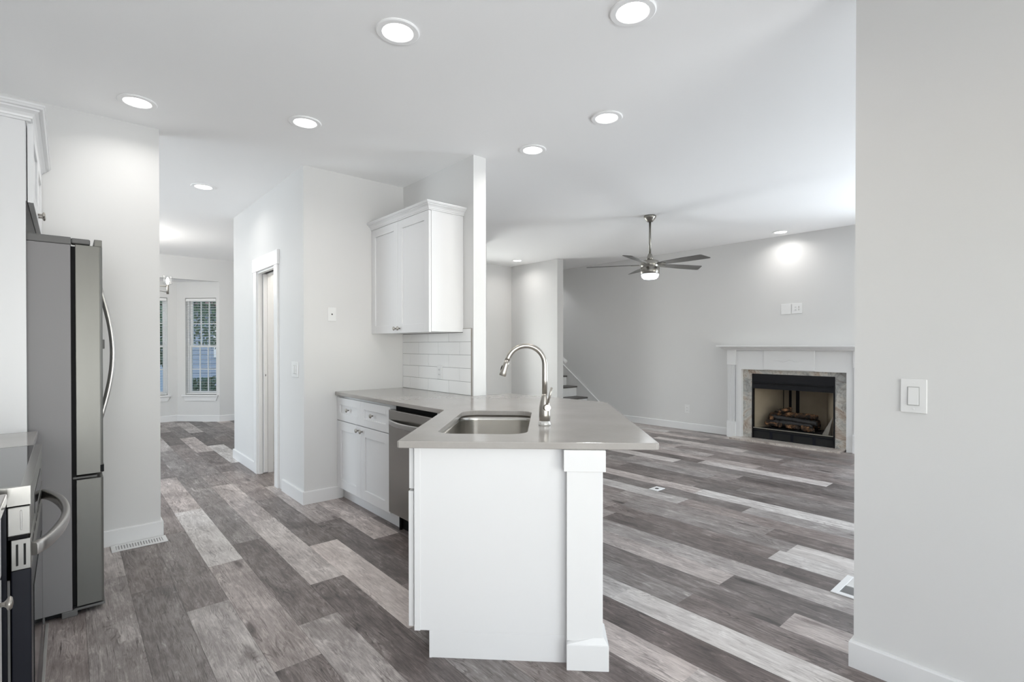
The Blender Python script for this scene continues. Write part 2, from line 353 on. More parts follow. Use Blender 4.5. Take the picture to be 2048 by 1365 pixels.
# ------------------------------------------------------------------ ceiling and walls
cb = MB()
cb.box(-2.6, 6.30, -3.5, 9.84, H, H+0.15).box(6.30, 7.56, -3.5, 6.66, H, H+0.15)
struct('ceiling', cb, CEIL)
struct('ceiling_bay', MB().box(-2.6, 2.6, 9.84, 10.5, 2.37, 2.52), CEIL)
struct('ceiling_stairwell', MB().box(6.30, 7.56, 6.66, 8.6, 4.4, 4.5), CEIL)
def wallx(name, x0, x1, y0, y1, openings=(), z1=H, m=WALL):   # wall in a plane of constant X
    mb = MB(); y = y0
    for (a, b, za, zb) in sorted(openings):
        mb.box(x0, x1, y, a, 0, z1)
        if za > 0: mb.box(x0, x1, a, b, 0, za)
        if zb < z1: mb.box(x0, x1, a, b, zb, z1)
        y = b
    mb.box(x0, x1, y, y1, 0, z1); return struct(name, mb, m)
def wally(name, y0, y1, x0, x1, openings=(), z1=H, m=WALL):
    mb = MB(); x = x0
    for (a, b, za, zb) in sorted(openings):
        mb.box(x, a, y0, y1, 0, z1)
        if za > 0: mb.box(a, b, y0, y1, 0, za)
        if zb < z1: mb.box(a, b, y0, y1, zb, z1)
        x = b
    mb.box(x, x1, y0, y1, 0, z1); return struct(name, mb, m)
wallx('wall_left', -0.88, -0.76, -3.5, 4.135, [(-2.5, -0.6, 0.93, 2.25)])
wally('wall_refrigerator', 4.135, 4.26, -2.6, 0.467)
wallx('wall_hall', 1.43, 1.57, 4.18, 6.46, [(4.91, 5.49, 0, 2.02)])
wally('wall_pantry', 4.18, 4.30, 1.57, 2.45)
wallx('wall_cabinet', 2.33, 2.45, 3.105, 4.18)
wallx('wall_pantry_rear', 2.33, 2.45, 4.30, 7.045)
wally('wall_pantry_end', 6.34, 6.46, 1.57, 2.33)
wallx('wall_right', 2.36, 2.48, -3.5, 0.620)
wallx('wall_living', 7.12, 7.24, -3.5, 8.6, [(-0.45, 0.85, 0.35, 2.25), (2.075, 3.105, 0.02, 0.9)], z1=4.4)
wally('wall_alcove', 7.045, 7.165, 2.45, 6.157, [(4.62, 5.42, 0.3, 2.1)])
wally('wall_foyer', 5.66, 5.78, 2.45, 4.478)
wallx('wall_stair', 6.157, 6.30, 5.88, 8.6, z1=4.4)
wally('wall_stair_header', 6.66, 6.78, 6.30, 7.12, [(6.30, 7.12, 0, 2.45)], z1=4.4)
wally('wall_stair_end', 8.5, 8.6, 6.30, 7.12, z1=4.4)
wally('wall_rear', -3.62, -3.5, -2.6, 7.24, [(-0.55, 2.05, 0.15, 2.3), (3.3, 6.5, 0.3, 2.3)])
wallx('wall_dining_left', -2.72, -2.6, 4.26, 9.72, [(5.2, 7.4, 0.6, 2.2)])
wallx('wall_dining_right', 2.45, 2.57, 7.165, 9.72)
db = MB(); db.box(1.93, 2.57, 9.72, 9.84, 0, H).box(-2.72, -0.73, 9.72, 9.84, 0, H).box(-0.73, 1.93, 9.72, 9.84, 2.37, H)
struct('wall_dining_back', db, WALL)
wally('wall_bay_center', 10.25, 10.37, -0.2, 1.40, [(0.0, 1.262, 0.455, 2.095)], z1=2.37)
BW = frame((1.40, 10.25, 0), (1, -1, 0), (-1, -1, 0)); BL = 0.53*math.sqrt(2)   # right bay wall: x along, y into the room
W2A, W2B = 0.145, 0.692
mb = MB(BW)
mb.box(-0.05, W2A, -0.12, 0, 0, 2.37).box(W2B, BL, -0.12, 0, 0, 2.37).box(W2A, W2B, -0.12, 0, 0, 0.455).box(W2A, W2B, -0.12, 0, 2.095, 2.37)
struct('wall_bay_right', mb, WALL)
struct('wall_bay_left', MB(frame((-0.2, 10.25, 0), (-1, -1, 0), (1, -1, 0))).box(-0.05, BL, -0.12, 0, 0, 2.37), WALL)

BBP = [(0, 0), (0.014, 0), (0.014, 0.098), (0.011, 0.104), (0, 0.104)]
def baseboard(name, path): struct(name, MB().sweep(path, BBP), TRIM)
baseboard('baseboard_refrigerator', [(-0.76, 4.135), (0.467, 4.135), (0.467, 4.26)][:3])
baseboard('baseboard_hall', [(2.45, 6.46), (1.43, 6.46), (1.43, 5.59)])
baseboard('baseboard_pantry', [(1.43, 4.715), (1.43, 4.18), (1.745, 4.18)])
baseboard('baseboard_right', [(2.48, -3.3), (2.48, 0.62), (2.36, 0.62), (2.36, -3.5)][::-1][::-1] if False else [(2.36, -3.5), (2.36, 0.62), (2.48, 0.62), (2.48, -3.3)][::-1])
baseboard('baseboard_living', [(7.12, 5.62), (7.12, 3.39)])
baseboard('baseboard_living_near', [(7.12, 1.735), (7.12, -3.5)])
baseboard('baseboard_alcove', [(2.45, 7.045), (6.157, 7.045), (6.157, 5.88), (6.30, 5.88)])
baseboard('baseboard_bay', [(-0.73, 9.72), (-0.2, 10.25), (1.40, 10.25), (1.93, 9.72), (2.45, 9.72)])
baseboard('baseboard_living_partition', [(2.45, 7.045), (2.45, 3.2)][::-1])

# pocket-door opening: casing, jambs, track and the door edge in its slot
mb = MB(); cz = 2.02
mb.box(1.412, 1.43, 5.49, 5.585, 0, cz).box(1.412, 1.43, 4.815, 4.91, 0, cz).box(1.408, 1.43, 4.795, 5.605, cz, cz+0.13)
struct('trim_1', mb, TRIM, 0.0015)
mb = MB()
mb.box(1.43, 1.466, 5.475, 5.49, 0, 2.005).box(1.517, 1.57, 5.475, 5.49, 0, 2.005).box(1.43, 1.57, 4.91, 4.925, 0, 2.005)
mb.box(1.43, 1.466, 4.91, 5.49, 2.005, 2.02).box(1.517, 1.57, 4.91, 5.49, 2.005, 2.02)
struct('trim_2', mb, TRIM)
d1 = struct('door_1', MB().box(1.474, 1.511, 5.462, 6.2, 0.012, 2.0), TRIM, 0.002)
obj('edge_latch', MB().box(1.478, 1.507, 5.459, 5.463, 0.955, 1.02), PLASTIC, d1, 0.001)
obj('latch_slot', MB().box(1.489, 1.496, 5.4575, 5.4595, 0.978, 0.998), FRCAP, d1)
obj('track', MB().box(1.47, 1.513, 4.93, 5.47, 2.012, 2.018), DARK, d1)

# ------------------------------------------------------------------ windows
def window(name, M, x0, x1, z0, z1, yin, cols=3, rows=2, sill=True):
    # M: x along the wall, y into the room, z up; yin = plane of the sash (negative = outside the wall face)
    r = bpy.data.objects.new(name, None); COL.objects.link(r); r['kind'] = 'structure'; r.location = M @ Vector(((x0+x1)/2, 0, z0)); ORG[r.name] = r.location.copy()
    f = MB(M); e = 0.02; y0, y1 = yin-0.05, yin+0.03
    f.box(x0, x0+e, y0, y1, z0, z1).box(x1-e, x1, y0, y1, z0, z1).box(x0+e, x1-e, y0, y1, z0, z0+e).box(x0+e, x1-e, y0, y1, z1-e, z1)
    obj('window_frame', f, TRIM, r)
    zm = (z0+z1)/2; s = 0.035
    for (a, b, yy, nm) in ((z0+e, zm+0.018, yin, 'lower_sash'), (zm-0.018, z1-e, yin-0.03, 'upper_sash')):
        q = MB(M); xa, xb = x0+e, x1-e
        q.box(xa, xa+s, yy-.012, yy+.012, a, b).box(xb-s, xb, yy-.012, yy+.012, a, b).box(xa+s, xb-s, yy-.012, yy+.012, a, a+s).box(xa+s, xb-s, yy-.012, yy+.012, b-s, b)
        for c in range(1, cols):
            xc = xa+s+(xb-xa-2*s)*c/cols; q.box(xc-.008, xc+.008, yy-.008, yy+.008, a+s, b-s)
        for c in range(1, rows):
            zc = a+s+(b-a-2*s)*c/rows; q.box(xa+s, xb-s, yy-.007, yy+.007, zc-.008, zc+.008)
        so = obj(nm, q, TRIM, r)
        obj('glass_pane', MB(M).box(xa+s, xb-s, yy-.003, yy+.003, a+s, b-s), GLASS, so)
    if sill:
        a = MB(M); a.box(x0-0.045, x1+0.045, -0.11, 0.045, z0-0.028, z0-0.001); obj('stool', a, TRIM, r, 0.004)
        k = MB(M); xs = (x0-0.03, x1+0.03)
        k.add([(xs[0], 0, z0-.028), (xs[1], 0, z0-.028), (xs[1], .018, z0-.028), (xs[0], .018, z0-.028), (xs[0]+.03, 0, z0-.105), (xs[1]-.03, 0, z0-.105), (xs[1]-.03, .018, z0-.105), (xs[0]+.03, .018, z0-.105)],
              [(0, 1, 2, 3), (7, 6, 5, 4), (0, 4, 5, 1), (1, 5, 6, 2), (2, 6, 7, 3), (3, 7, 4, 0)]); obj('apron', k, TRIM, r)
    return r
MC = frame((0, 10.25, 0), (1, 0, 0), (0, -1, 0))
window('window_1', MC, 0.0, 1.262, 0.456, 2.094, -0.09, cols=4)
window('window_2', BW, W2A+.001, W2B-.001, 0.456, 2.094, -0.09)
def blind(M, x0, x1, z0, z1, label):
    o = thing('window_blind', label, 'blind', M @ Vector(((x0+x1)/2, -0.03, z0)), 'window blinds in the bay')
    obj('headrail', MB(M).box(x0, x1, -0.052, -0.004, z1-0.045, z1), BLIND, o, 0.002)
    s = MB(M); z = z0+0.03
    while z < z1-0.05:
        a = R(4); dy, dz = 0.021*math.cos(a), 0.021*math.sin(a)
        s.add([(x0, -.028-dy, z-dz), (x1, -.028-dy, z-dz), (x1, -.028+dy, z+dz), (x0, -.028+dy, z+dz), (x0, -.028-dy, z-dz+.002), (x1, -.028-dy, z-dz+.002), (x1, -.028+dy, z+dz+.002), (x0, -.028+dy, z+dz+.002)],
              [(3, 2, 1, 0), (4, 5, 6, 7), (0, 1, 5, 4), (1, 2, 6, 5), (2, 3, 7, 6), (3, 0, 4, 7)]); z += 0.043
    obj('slats', s, BLIND, o)
    obj('bottom_rail', MB(M).box(x0, x1, -0.052, -0.004, z0, z0+.016), BLIND, o, 0.002)
    for xx in (x0+.1, x1-.1): obj('ladder_cord', MB(M).cyl((xx, -.004, z0+.01), (xx, -.004, z1-.04), .0012, 6), BLIND, o)
    return o
blind(MC, 0.008, 1.254, 0.462, 2.086, 'white slatted blind in the narrow window beside the white wall edge')
blind(BW, W2A+.008, W2B-.008, 0.462, 2.086, 'white slatted blind in the angled bay window with full grid view')
# unseen windows; the added ones are made up to carry fill light
window('window_3', frame((0, -3.5, 0), (1, 0, 0), (0, 1, 0)), -0.549, 2.049, 0.151, 2.299, -0.06, cols=2, rows=1, sill=False)
window('added_window_kitchen', frame((-0.76, 0, 0), (0, 1, 0), (1, 0, 0)), -2.499, -0.601, 0.931, 2.249, -0.06, cols=2, rows=1, sill=False)  # unseen window added for the corner fill light
window('window_4', frame((0, -3.5, 0), (1, 0, 0), (0, 1, 0)), 3.301, 6.499, 0.301, 2.299, -0.06, cols=4, rows=1, sill=False)
window('window_5', frame((7.12, 0, 0), (0, 1, 0), (-1, 0, 0)), -0.449, 0.849, 0.351, 2.249, -0.06, cols=2, rows=2, sill=False)
window('added_window_dining', frame((-2.6, 0, 0), (0, 1, 0), (1, 0, 0)), 5.201, 7.399, 0.601, 2.199, -0.06, cols=3, rows=2, sill=False)  # unseen window, added and placed so its fill reaches the tile
window('added_window_entry', frame((0, 7.045, 0), (1, 0, 0), (0, -1, 0)), 4.621, 5.419, 0.301, 2.099, -0.06, cols=2, rows=2, sill=False)  # unseen window added to hold the entry fill

# ------------------------------------------------------------------ recessed downlights
def downlight(loc, label, power=10.0):
    x, y = loc; o = thing('recessed_light', label, 'ceiling light', (x, y, H), 'recessed ceiling lights')
    ring = MB().lathe([(0.068, -0.0005), (0.098, -0.0005), (0.1, -0.004), (0.095, -0.008), (0.072, -0.0085), (0.068, -0.005)], (x, y, H), n=48, smooth=False, caps=False)
    ring.f += [[5*48+k, 5*48+(k+1) % 48, (k+1) % 48, k] for k in range(48)]; ring.sm += [False]*48
    obj('trim_ring', ring, RINGM, o)
    obj('lens', MB().lathe([(0.068, -0.0055), (0.068, -0.003)], (x, y, H), n=40), GLOW, o)
    d = bpy.data.lights.new('downlight_lamp', 'AREA'); d.shape = 'DISK'; d.size = 0.13; d.spread = R(150); d.energy = power*LAMP; d.color = (1, 0.975, 0.94)
    l = bpy.data.objects.new('downlight_lamp', d); COL.objects.link(l); l.parent = o; l.location = (0, 0, -0.0095)
    return o
L0 = downlight((1.155, 2.12), 'recessed ceiling light in the row above the kitchen, nearest left of the pair at top')
for xy, lab in [((1.855, 1.32), 'large recessed ceiling light at the top centre right of the photo'),
                ((0.318, 3.75), 'recessed ceiling light close to the wall beside the refrigerator'),
                ((1.168, 3.375), 'recessed ceiling light in front of the pantry wall corner'),
                ((2.59, 2.04), 'recessed ceiling light above the peninsula corner, right of the flush disc'),
                ((2.60, 2.735), 'flush round ceiling light just right of the partition end'),
                ((0.937, 5.345), 'recessed ceiling light in the hall ceiling near the dining room'),
                ((5.77, 6.45), 'small far recessed ceiling light in the living room alcove'),
                ((6.86, 2.62), 'small far recessed ceiling light over the fireplace wall')]:
    dup(L0, (*xy, H), lab)

# ------------------------------------------------------------------ wall plates
def plate(name, M, w, h, kind, label, cat, group=None):
    # M: x along, y out of the wall, origin at the plate centre
    o = thing(name, label, cat, M @ Vector((0, 0, -h/2)), group)
    obj('cover_plate', MB(M).box(-w/2, w/2, 0.0005, 0.006, -h/2, h/2), PLASTIC, o, 0.0025)
    if kind == 'rocker':
        obj('rocker_surround', MB(M).box(-.018, .018, .0062, .0072, -.035, .035), mat('plate_gap', (0.45, 0.45, 0.44), 0.6, noise=0.02), o)
        r = MB(M); r.add([(-.0155, .0073, -.032), (.0155, .0073, -.032), (.0155, .0073, .032), (-.0155, .0073, .032), (-.0155, .0125, -.032), (.0155, .0125, -.032), (.0155, .0085, .032), (-.0155, .0085, .032)],
                           [(3, 2, 1, 0), (4, 5, 6, 7), (0, 1, 5, 4), (1, 2, 6, 5), (2, 3, 7, 6), (3, 0, 4, 7)]); obj('rocker', r, PLASTIC, o, 0.001)
        for zz in (-.048, .048): obj('screw', MB(M).lathe([(.0032, 0), (.0028, .0012)], (0, .006, zz), (0, 1, 0), 12), PLASTIC, o)
    if kind == 'double':
        for xx in (-.023, .023):
            obj('rocker', MB(M).box(xx-.0155, xx+.0155, .0062, .0105, -.032, .032), PLASTIC, o, 0.001)
        obj('rocker_surround', MB(M).box(-.041, .041, .006, .0066, -.035, .035), mat('plate_gap', (0.45, 0.45, 0.44), 0.6, noise=0.02), o)
    if kind == 'outlet':
        for zz in (-.02, .02):
            s = MB(M).box(-.0165, .0165, .0062, .0085, zz-.0135, zz+.0135); rc = obj('receptacle', s, PLASTIC, o, 0.001)
            for xa in (-.008, .0055): obj('slot', MB(M).box(xa, xa+.0025, .0086, .0088, zz-.005, zz+.005), DARK, rc)
    if kind == 'media':
        rc = obj('receptacle', MB(M).box(-.035, -.001, .0062, .0085, -.03, .03), PLASTIC, o, 0.001)
        for zz in (-.016, .016):
            for xa in (-.025, -.014): obj('slot', MB(M).box(xa, xa+.003, .0086, .0088, zz-.005, zz+.005), DARK, rc)
        for zz in (-.018, .004, .022): obj('jack', MB(M).lathe([(.006, 0), (.006, .002), (.003, .0045)], (.022, .006, zz), (0, 1, 0), 14), NICKEL, o)
    if kind == 'cable':
        obj('center_jack', MB(M).lathe([(.0065, 0), (.0055, .004), (.003, .005)], (0, .006, .0), (0, 1, 0), 14), mat('dark_jack', (0.05, 0.05, 0.05), 0.4, noise=0.05), o)
    return o
plate('light_switch', frame((2.36, 0.432, 1.097), (0, -1, 0), (-1, 0, 0)), 0.079, 0.125, 'rocker', 'white single rocker switch on the near right wall', 'light switch')
plate('light_switch', frame((1.43, 4.382, 1.085), (0, -1, 0), (-1, 0, 0)), 0.16, 0.127, 'double', 'white double rocker switch beside the pantry door casing', 'light switch')
plate('wall_plate', frame((1.66, 4.18, 1.547), (1, 0, 0), (0, -1, 0)), 0.07, 0.115, 'cable', 'white cable plate with dark centre jack left of the wall cabinet', 'wall plate')
plate('wall_outlet', frame((2.322, 3.557, 1.065), (0, -1, 0), (-1, 0, 0)), 0.075, 0.118, 'outlet', 'white outlet on the subway tile under the wall cabinet', 'outlet')
plate('wall_plate', frame((7.12, 2.648, 1.765), (0, -1, 0), (-1, 0, 0)), 0.125, 0.135, 'blank', 'blank white plate above the fireplace, left of the pair', 'wall plate')
plate('wall_outlet', frame((7.12, 2.513, 1.768), (0, -1, 0), (-1, 0, 0)), 0.125, 0.135, 'media', 'white two-gang media outlet above the fireplace, right of the pair', 'outlet')
plate('wall_outlet', frame((7.12, 4.06, 0.316), (0, -1, 0), (-1, 0, 0)), 0.085, 0.13, 'outlet', 'low white outlet on the living room wall left of fireplace', 'outlet')

# ------------------------------------------------------------------ cabinet parts
KP = [(0.0055, 0), (0.0055, 0.012), (0.009, 0.016), (0.0155, 0.019), (0.0165, 0.023), (0.013, 0.027), (0.004, 0.0285)]
def knob(M, x, z, y, parent): obj('knob', MB(M).lathe(KP, (x, y, z), (0, 1, 0), 20), NICKEL, parent)
def shaker(name, M, x0, x1, z0, z1, parent, rail=0.062, th=0.02, kn=None, y=0.0, rec=0.009):
    q = MB(M)
    q.box(x0, x0+rail, y, y+th, z0, z1).box(x1-rail, x1, y, y+th, z0, z1).box(x0+rail, x1-rail, y, y+th, z0, z0+rail).box(x0+rail, x1-rail, y, y+th, z1-rail, z1)
    q.box(x0+rail, x1-rail, y, y+th-rec, z0+rail, z1-rail)
    d = obj(name, q, CAB, parent, 0.0012)
    if kn: knob(M, kn[0], kn[1], y+th, d)
    return d
CROWN = [(0, 0), (0.010, 0), (0.010, 0.010), (0.015, 0.012), (0.017, 0.020), (0.024, 0.031), (0.036, 0.040), (0.040, 0.040), (0.040, 0.047), (0.050, 0.050), (0.055, 0.058), (0.058, 0.060), (0.058, 0.068), (0, 0.068)]
def crown(path, z, parent, k=1.0): return obj('crown_moulding', MB().sweep(path, [(o*k, z+h*k) for o, h in CROWN]), CAB, parent)

# wall cabinet over the corner run
UX, UY0, UY1, UZ0, UZ1 = 2.015, 3.235, 4.178, 1.387, 2.297
t = thing('wall_cabinet', 'white two-door shaker wall cabinet with crown over the tile backsplash', 'cabinet', (2.17, 3.7, UZ0))
q = MB(); q.box(UX+.022, 2.328, UY0, UY1, UZ0+.004, UZ1); obj('cabinet_box', q, CAB, t, 0.001)
FU = frame((UX+.0205, UY0, 0), (0, 1, 0), (-1, 0, 0)); wd = UY1-UY0
shaker('door', FU, wd/2+.0015, wd-.002, UZ0, UZ1-.004, t, rail=0.066, kn=(wd/2+.032, UZ0+.037))
shaker('door', FU, .002, wd/2-.0015, UZ0, UZ1-.004, t, rail=0.066, kn=(wd/2-.032, UZ0+.037))
crown([(UX+.004, UY1), (UX+.004, UY0), (2.328, UY0)], UZ1-.002, t, .84)

# base cabinet left of the dishwasher
BX = 1.70
t = thing('base_cabinet', 'white base cabinet with two drawers and two doors left of the dishwasher', 'cabinet', (2.0, 3.71, 0))
q = MB(); q.box(BX+.022, 2.325, 3.248, 4.176, 0.105, 0.868); obj('cabinet_box', q, CAB, t, 0.001)
obj('toe_kick', MB().box(1.757, 1.772, 3.246, 4.165, 0, 0.105), CAB, t)
FB = frame((BX+.021, 3.246, 0), (0, 1, 0), (-1, 0, 0)); wd = 0.93; mid = 0.478
shaker('drawer_front', FB, mid+.001, wd, .665, .853, t, rail=.06, kn=(mid+.215, .762))
shaker('drawer_front', FB, 0.0, mid-.001, .665, .853, t, rail=.06, kn=(mid-.215, .762))
shaker('door', FB, mid+.001, wd, .10, .659, t, rail=.075, kn=(mid+.035, .622))
shaker('door', FB, 0.0, mid-.001, .10, .659, t, rail=.075, kn=(mid-.035, .622))

# dishwasher
t = thing('dishwasher', 'stainless dishwasher under the grey worktop beside the white base cabinet', 'dishwasher', (2.0, 2.935, 0))
obj('tub_body', MB().box(1.745, 2.30, 2.635, 3.235, 0.105, 0.862), RUBBER, t)
obj('door', MB().box(1.688, 1.738, 2.637, 3.24, 0.12, 0.838), DWST, t, 0.004)
pts = [(1.688-0.05*math.sin(math.pi*i/20)**0.8 if 0 < i < 20 else 1.690, 3.225-0.575*i/20, 0.755) for i in range(21)]
obj('handle', MB().tube(pts, 0.012, 16, ((0, 0, 1), 0.017, 0.008)), STEELH, t)
obj('kick_plate', MB().box(1.757, 1.765, 2.637, 3.195, 0.005, 0.11), RUBBER, t)
obj('side_filler', MB().box(1.757, 1.772, 3.205, 3.2455, 0, 0.105), CAB, t)
obj('foot', MB().cyl((1.745, 3.17, 0), (1.745, 3.17, 0.1), 0.011), RUBBER, t)

# ------------------------------------------------------------------ worktop with sink cut-out
PO = Vector((0.993, 1.836)); SD = Vector((math.sqrt(.5), -math.sqrt(.5))); TD = Vector((math.sqrt(.5), math.sqrt(.5)))
def P2(s, t): v = PO+SD*s+TD*t; return (v.x, v.y)
MP = Matrix(((SD.x, TD.x, 0, PO.x), (SD.y, TD.y, 0, PO.y), (0, 0, 1, 0), (0, 0, 0, 1)))
def rrect(s0, s1, t0, t1, r, n=8):
    out = []
    for cx, cy, a0 in ((s1-r, t1-r, 0), (s0+r, t1-r, 90), (s0+r, t0+r, 180), (s1-r, t0+r, 270)):
        for k in range(n+1): a = R(a0+90*k/n); out.append((cx+r*math.cos(a), cy+r*math.sin(a)))
    return out
def holed_plate(outer, inner, z0, z1):
    bm = bmesh.new(); E = []
    for loop in (outer, inner):
        vv = [bm.verts.new((x, y, z1)) for x, y in loop]; E += [bm.edges.new((vv[i], vv[(i+1) % len(vv)])) for i in range(len(vv))]
    bmesh.ops.triangle_fill(bm, use_beauty=True, use_dissolve=False, edges=E)
    bm.verts.index_update(); top = [[v.index for v in f.verts] for f in bm.faces]; vs = [tuple(v.co) for v in bm.verts]; bm.free()
    n = len(vs); mb = MB(); fs = list(top)+[[n+i for i in reversed(f)] for f in top]; o = 0
    for loop in (outer, inner):
        k = len(loop); fs += [(o+i, o+(i+1) % k, n+o+(i+1) % k, n+o+i) for i in range(k)]; o += k
    return mb.add(vs+[(x, y, z0) for x, y, z in vs], fs)
OUT = [(1.684, 4.179), (1.692, 2.549), (0.996, 1.842), (0.998, 1.830), (1.742, 1.122), (1.756, 1.122), (2.722, 2.128), (2.755, 2.215), (2.685, 3.075), (2.672, 3.085), (2.453, 3.125), (2.453, 3.103), (2.328, 3.103), (2.328, 4.179)]
SC0 = (0.112, 0.515, 0.192, 0.985)
HOLE = [P2(a, b) for a, b in rrect(*SC0, 0.085)]
top = obj('worktop', holed_plate(OUT, HOLE, 0.872, 0.90), QUARTZ, None, 0.004)
tag(top, 'grey quartz worktop running from the tiled corner out over the peninsula', 'worktop')

# undermount sink
t = thing('kitchen_sink', 'stainless undermount sink set in the peninsula worktop', 'sink', (*P2(.31, .59), 0.66))
sec = [(0.013, 0.8715), (0.013, 0.84), (0.010, 0.72), (0.002, 0.685), (-0.02, 0.668), (-0.06, 0.662)]
q = MB(MP); n = 36; vs = []; fs = []
base = rrect(SC0[0], SC0[1], SC0[2], SC0[3], 0.085)
def off(d, z):
    a = rrect(SC0[0]-d, SC0[1]+d, SC0[2]-d, SC0[3]+d, max(.02, 0.085+d)); return [(x, y, z) for x, y in a]
loops = [off(0.03, 0.8715)]+[off(d, z) for d, z in sec]; k = len(loops[0])
out2 = [off(0.03, 0.868)]+[off(d+.0025, z-.0025) for d, z in sec]
vs = [p for l in loops for p in l]; nl = len(loops)
fs = [(i*k+j, i*k+(j+1) % k, (i+1)*k+(j+1) % k, (i+1)*k+j) for i in range(nl-1) for j in range(k)]+[tuple((nl-1)*k+j for j in range(k))]
q.add(vs, fs, True); vs = [p for l in out2 for p in l]
q.add(vs, fs, True)
obj('bowl', q, SINKM, t)
dr = MB(MP).lathe([(0.045, 0), (0.045, 0.002), (0.036, 0.0035), (0.03, 0.001), (0.0, 0.0005)], (.31, .62, .6622), n=28, caps=False); obj('drain', dr, NICKEL, t)

# faucet
fx, ft = 0.592, 0.45; Z0 = 0.9
t = thing('kitchen_faucet', 'brushed nickel pull-down faucet standing right of the sink', 'faucet', (*P2(fx, ft), Z0))
obj('base_ring', MB(MP).lathe([(0.030, 0.0), (0.030, 0.010), (0.027, 0.016), (0.027, 0.022)], (fx, ft, Z0), n=28), mat('clear_base', (0.75, 0.74, 0.72), 0.08, metal=0.6, noise=0.02), t)
obj('body', MB(MP).lathe([(0.026, 0.022), (0.0275, 0.05), (0.0265, 0.085), (0.022, 0.115), (0.016, 0.14), (0.0125, 0.152)], (fx, ft, Z0), n=28), NICKEL, t)
dirv = Vector((-0.985, -0.17)).normalized()   # spout swings over the bowl
rA = 0.092; zc = Z0+0.292; pts = [(fx, ft, Z0+0.15), (fx, ft, Z0+0.22)]
for i in range(25):
    a = R(0+166*i/24); d = rA-rA*math.cos(a); pts.append((fx+dirv.x*d, ft+dirv.y*d, zc+rA*math.sin(a)))
obj('spout', MB(MP).tube(pts, 0.0125, 18), NICKEL, t)
e0 = Vector(pts[-1]); dd = (Vector(pts[-1])-Vector(pts[-2])).normalized()
h1 = e0+dd*0.078
hd = obj('spray_head', MB(MP).lathe([(0.0132, 0.0008), (0.0135, 0.02), (0.0165, 0.06), (0.0172, 0.074), (0.0145, 0.078)], e0, dd, 24), NICKEL, t)
bs = e0+dd*0.026+Vector((dirv.x, dirv.y, 0))*0.0145
obj('spray_button', MB(MP).tube([bs, bs+dd*0.012, bs+dd*0.026], [0.003, 0.0048, 0.0035], 10), RUBBER, hd)
hv = Vector((0.35, -0.93)).normalized()
hb = Vector((fx, ft, Z0+0.088)); hp = obj('handle_hub', MB(MP).lathe([(0.0165, 0.018), (0.0165, 0.04), (0.015, 0.042)], hb, (hv.x, hv.y, 0), 24), NICKEL, t)
l0 = hb+Vector((hv.x, hv.y, 0))*0.034+Vector((0, 0, 0.012))
obj('lever', MB(MP).tube([l0, l0+Vector((0.012, -0.004, 0.045)), l0+Vector((0.022, -0.01, 0.085))], [0.0055, 0.0052, 0.0062], 12), NICKEL, hp)

# peninsula cabinet
t = thing('peninsula_cabinet', 'white sink cabinet of the peninsula with plain end panel facing forward', 'cabinet', (*P2(.38, .5), 0))
A = (.057, .053); EPZ = .111
q = MB(MP); q.box(.057, .703, .053, .072, EPZ, .871).box(.119, .703, .053, .072, 0, EPZ); obj('end_panel', q, CAB, t, 0.001)
obj('scribe_stile', MB(MP).box(.057, .081, .0505, .053, EPZ-.001, .871), CAB, t)
obj('scribe_strip', MB(MP).box(.119, .129, .0515, .053, 0, EPZ), CAB, t)
obj('cabinet_face', MB(MP).box(.057, .075, .072, .97, EPZ, .871), CAB, t)
obj('toe_kick', MB(MP).box(.119, .134, .072, .93, 0, EPZ), CAB, t)
obj('back_panel', MB(MP).box(.688, .703, .072, 1.29, 0, .871), CAB, t)
obj('floor_panel', MB(MP).box(.134, .688, .072, .97, EPZ, EPZ+.016), CAB, t)
obj('corner_filler', MB().prism([P2(.057, .97), P2(.075, .97), (1.75, 2.622), (1.70, 2.634)], .1, .871), CAB, t)
FP = MP @ frame((.050, 0, 0), (0, 1, 0), (-1, 0, 0))
for a, b in ((.072, .515), (.521, .96)):
    shaker('drawer_front', FP, a, b, .690, .868, t, rail=.05)
    shaker('door', FP, a-.004, b, .118, .681, t, rail=.07, th=.0215, kn=((b-.03) if a < .3 else a+.03, .64))
# post under the overhanging corner
t = thing('support_post', 'square white post with cap and base under the worktop overhang', 'post', (*P2(.754, .09), 0))
obj('post_base', MB(MP).box(.679, .845, .004, .17, 0, .102), TRIM, t, 0.002)
cq = MB(MP); a0, a1, b0, b1 = .6815, .8425, .0065, .1675
cq.add([(a0, b0, .102), (a1, b0, .102), (a1, b1, .102), (a0, b1, .102), (.682, .019, .108), (.822, .019, .134), (.822, .155, .134), (.682, .155, .108)],
       [(3, 2, 1, 0), (4, 5, 6, 7), (0, 1, 5, 4), (1, 2, 6, 5), (2, 3, 7, 6), (3, 0, 4, 7)])
obj('base_moulding', cq, TRIM, t)
obj('post_shaft', MB(MP).box(.680, .822, .016, .158, .112, .786), TRIM, t, 0.0015)
obj('post_cap', MB(MP).box(.668, .832, .004, .17, .787, .8715), TRIM, t, 0.0015)

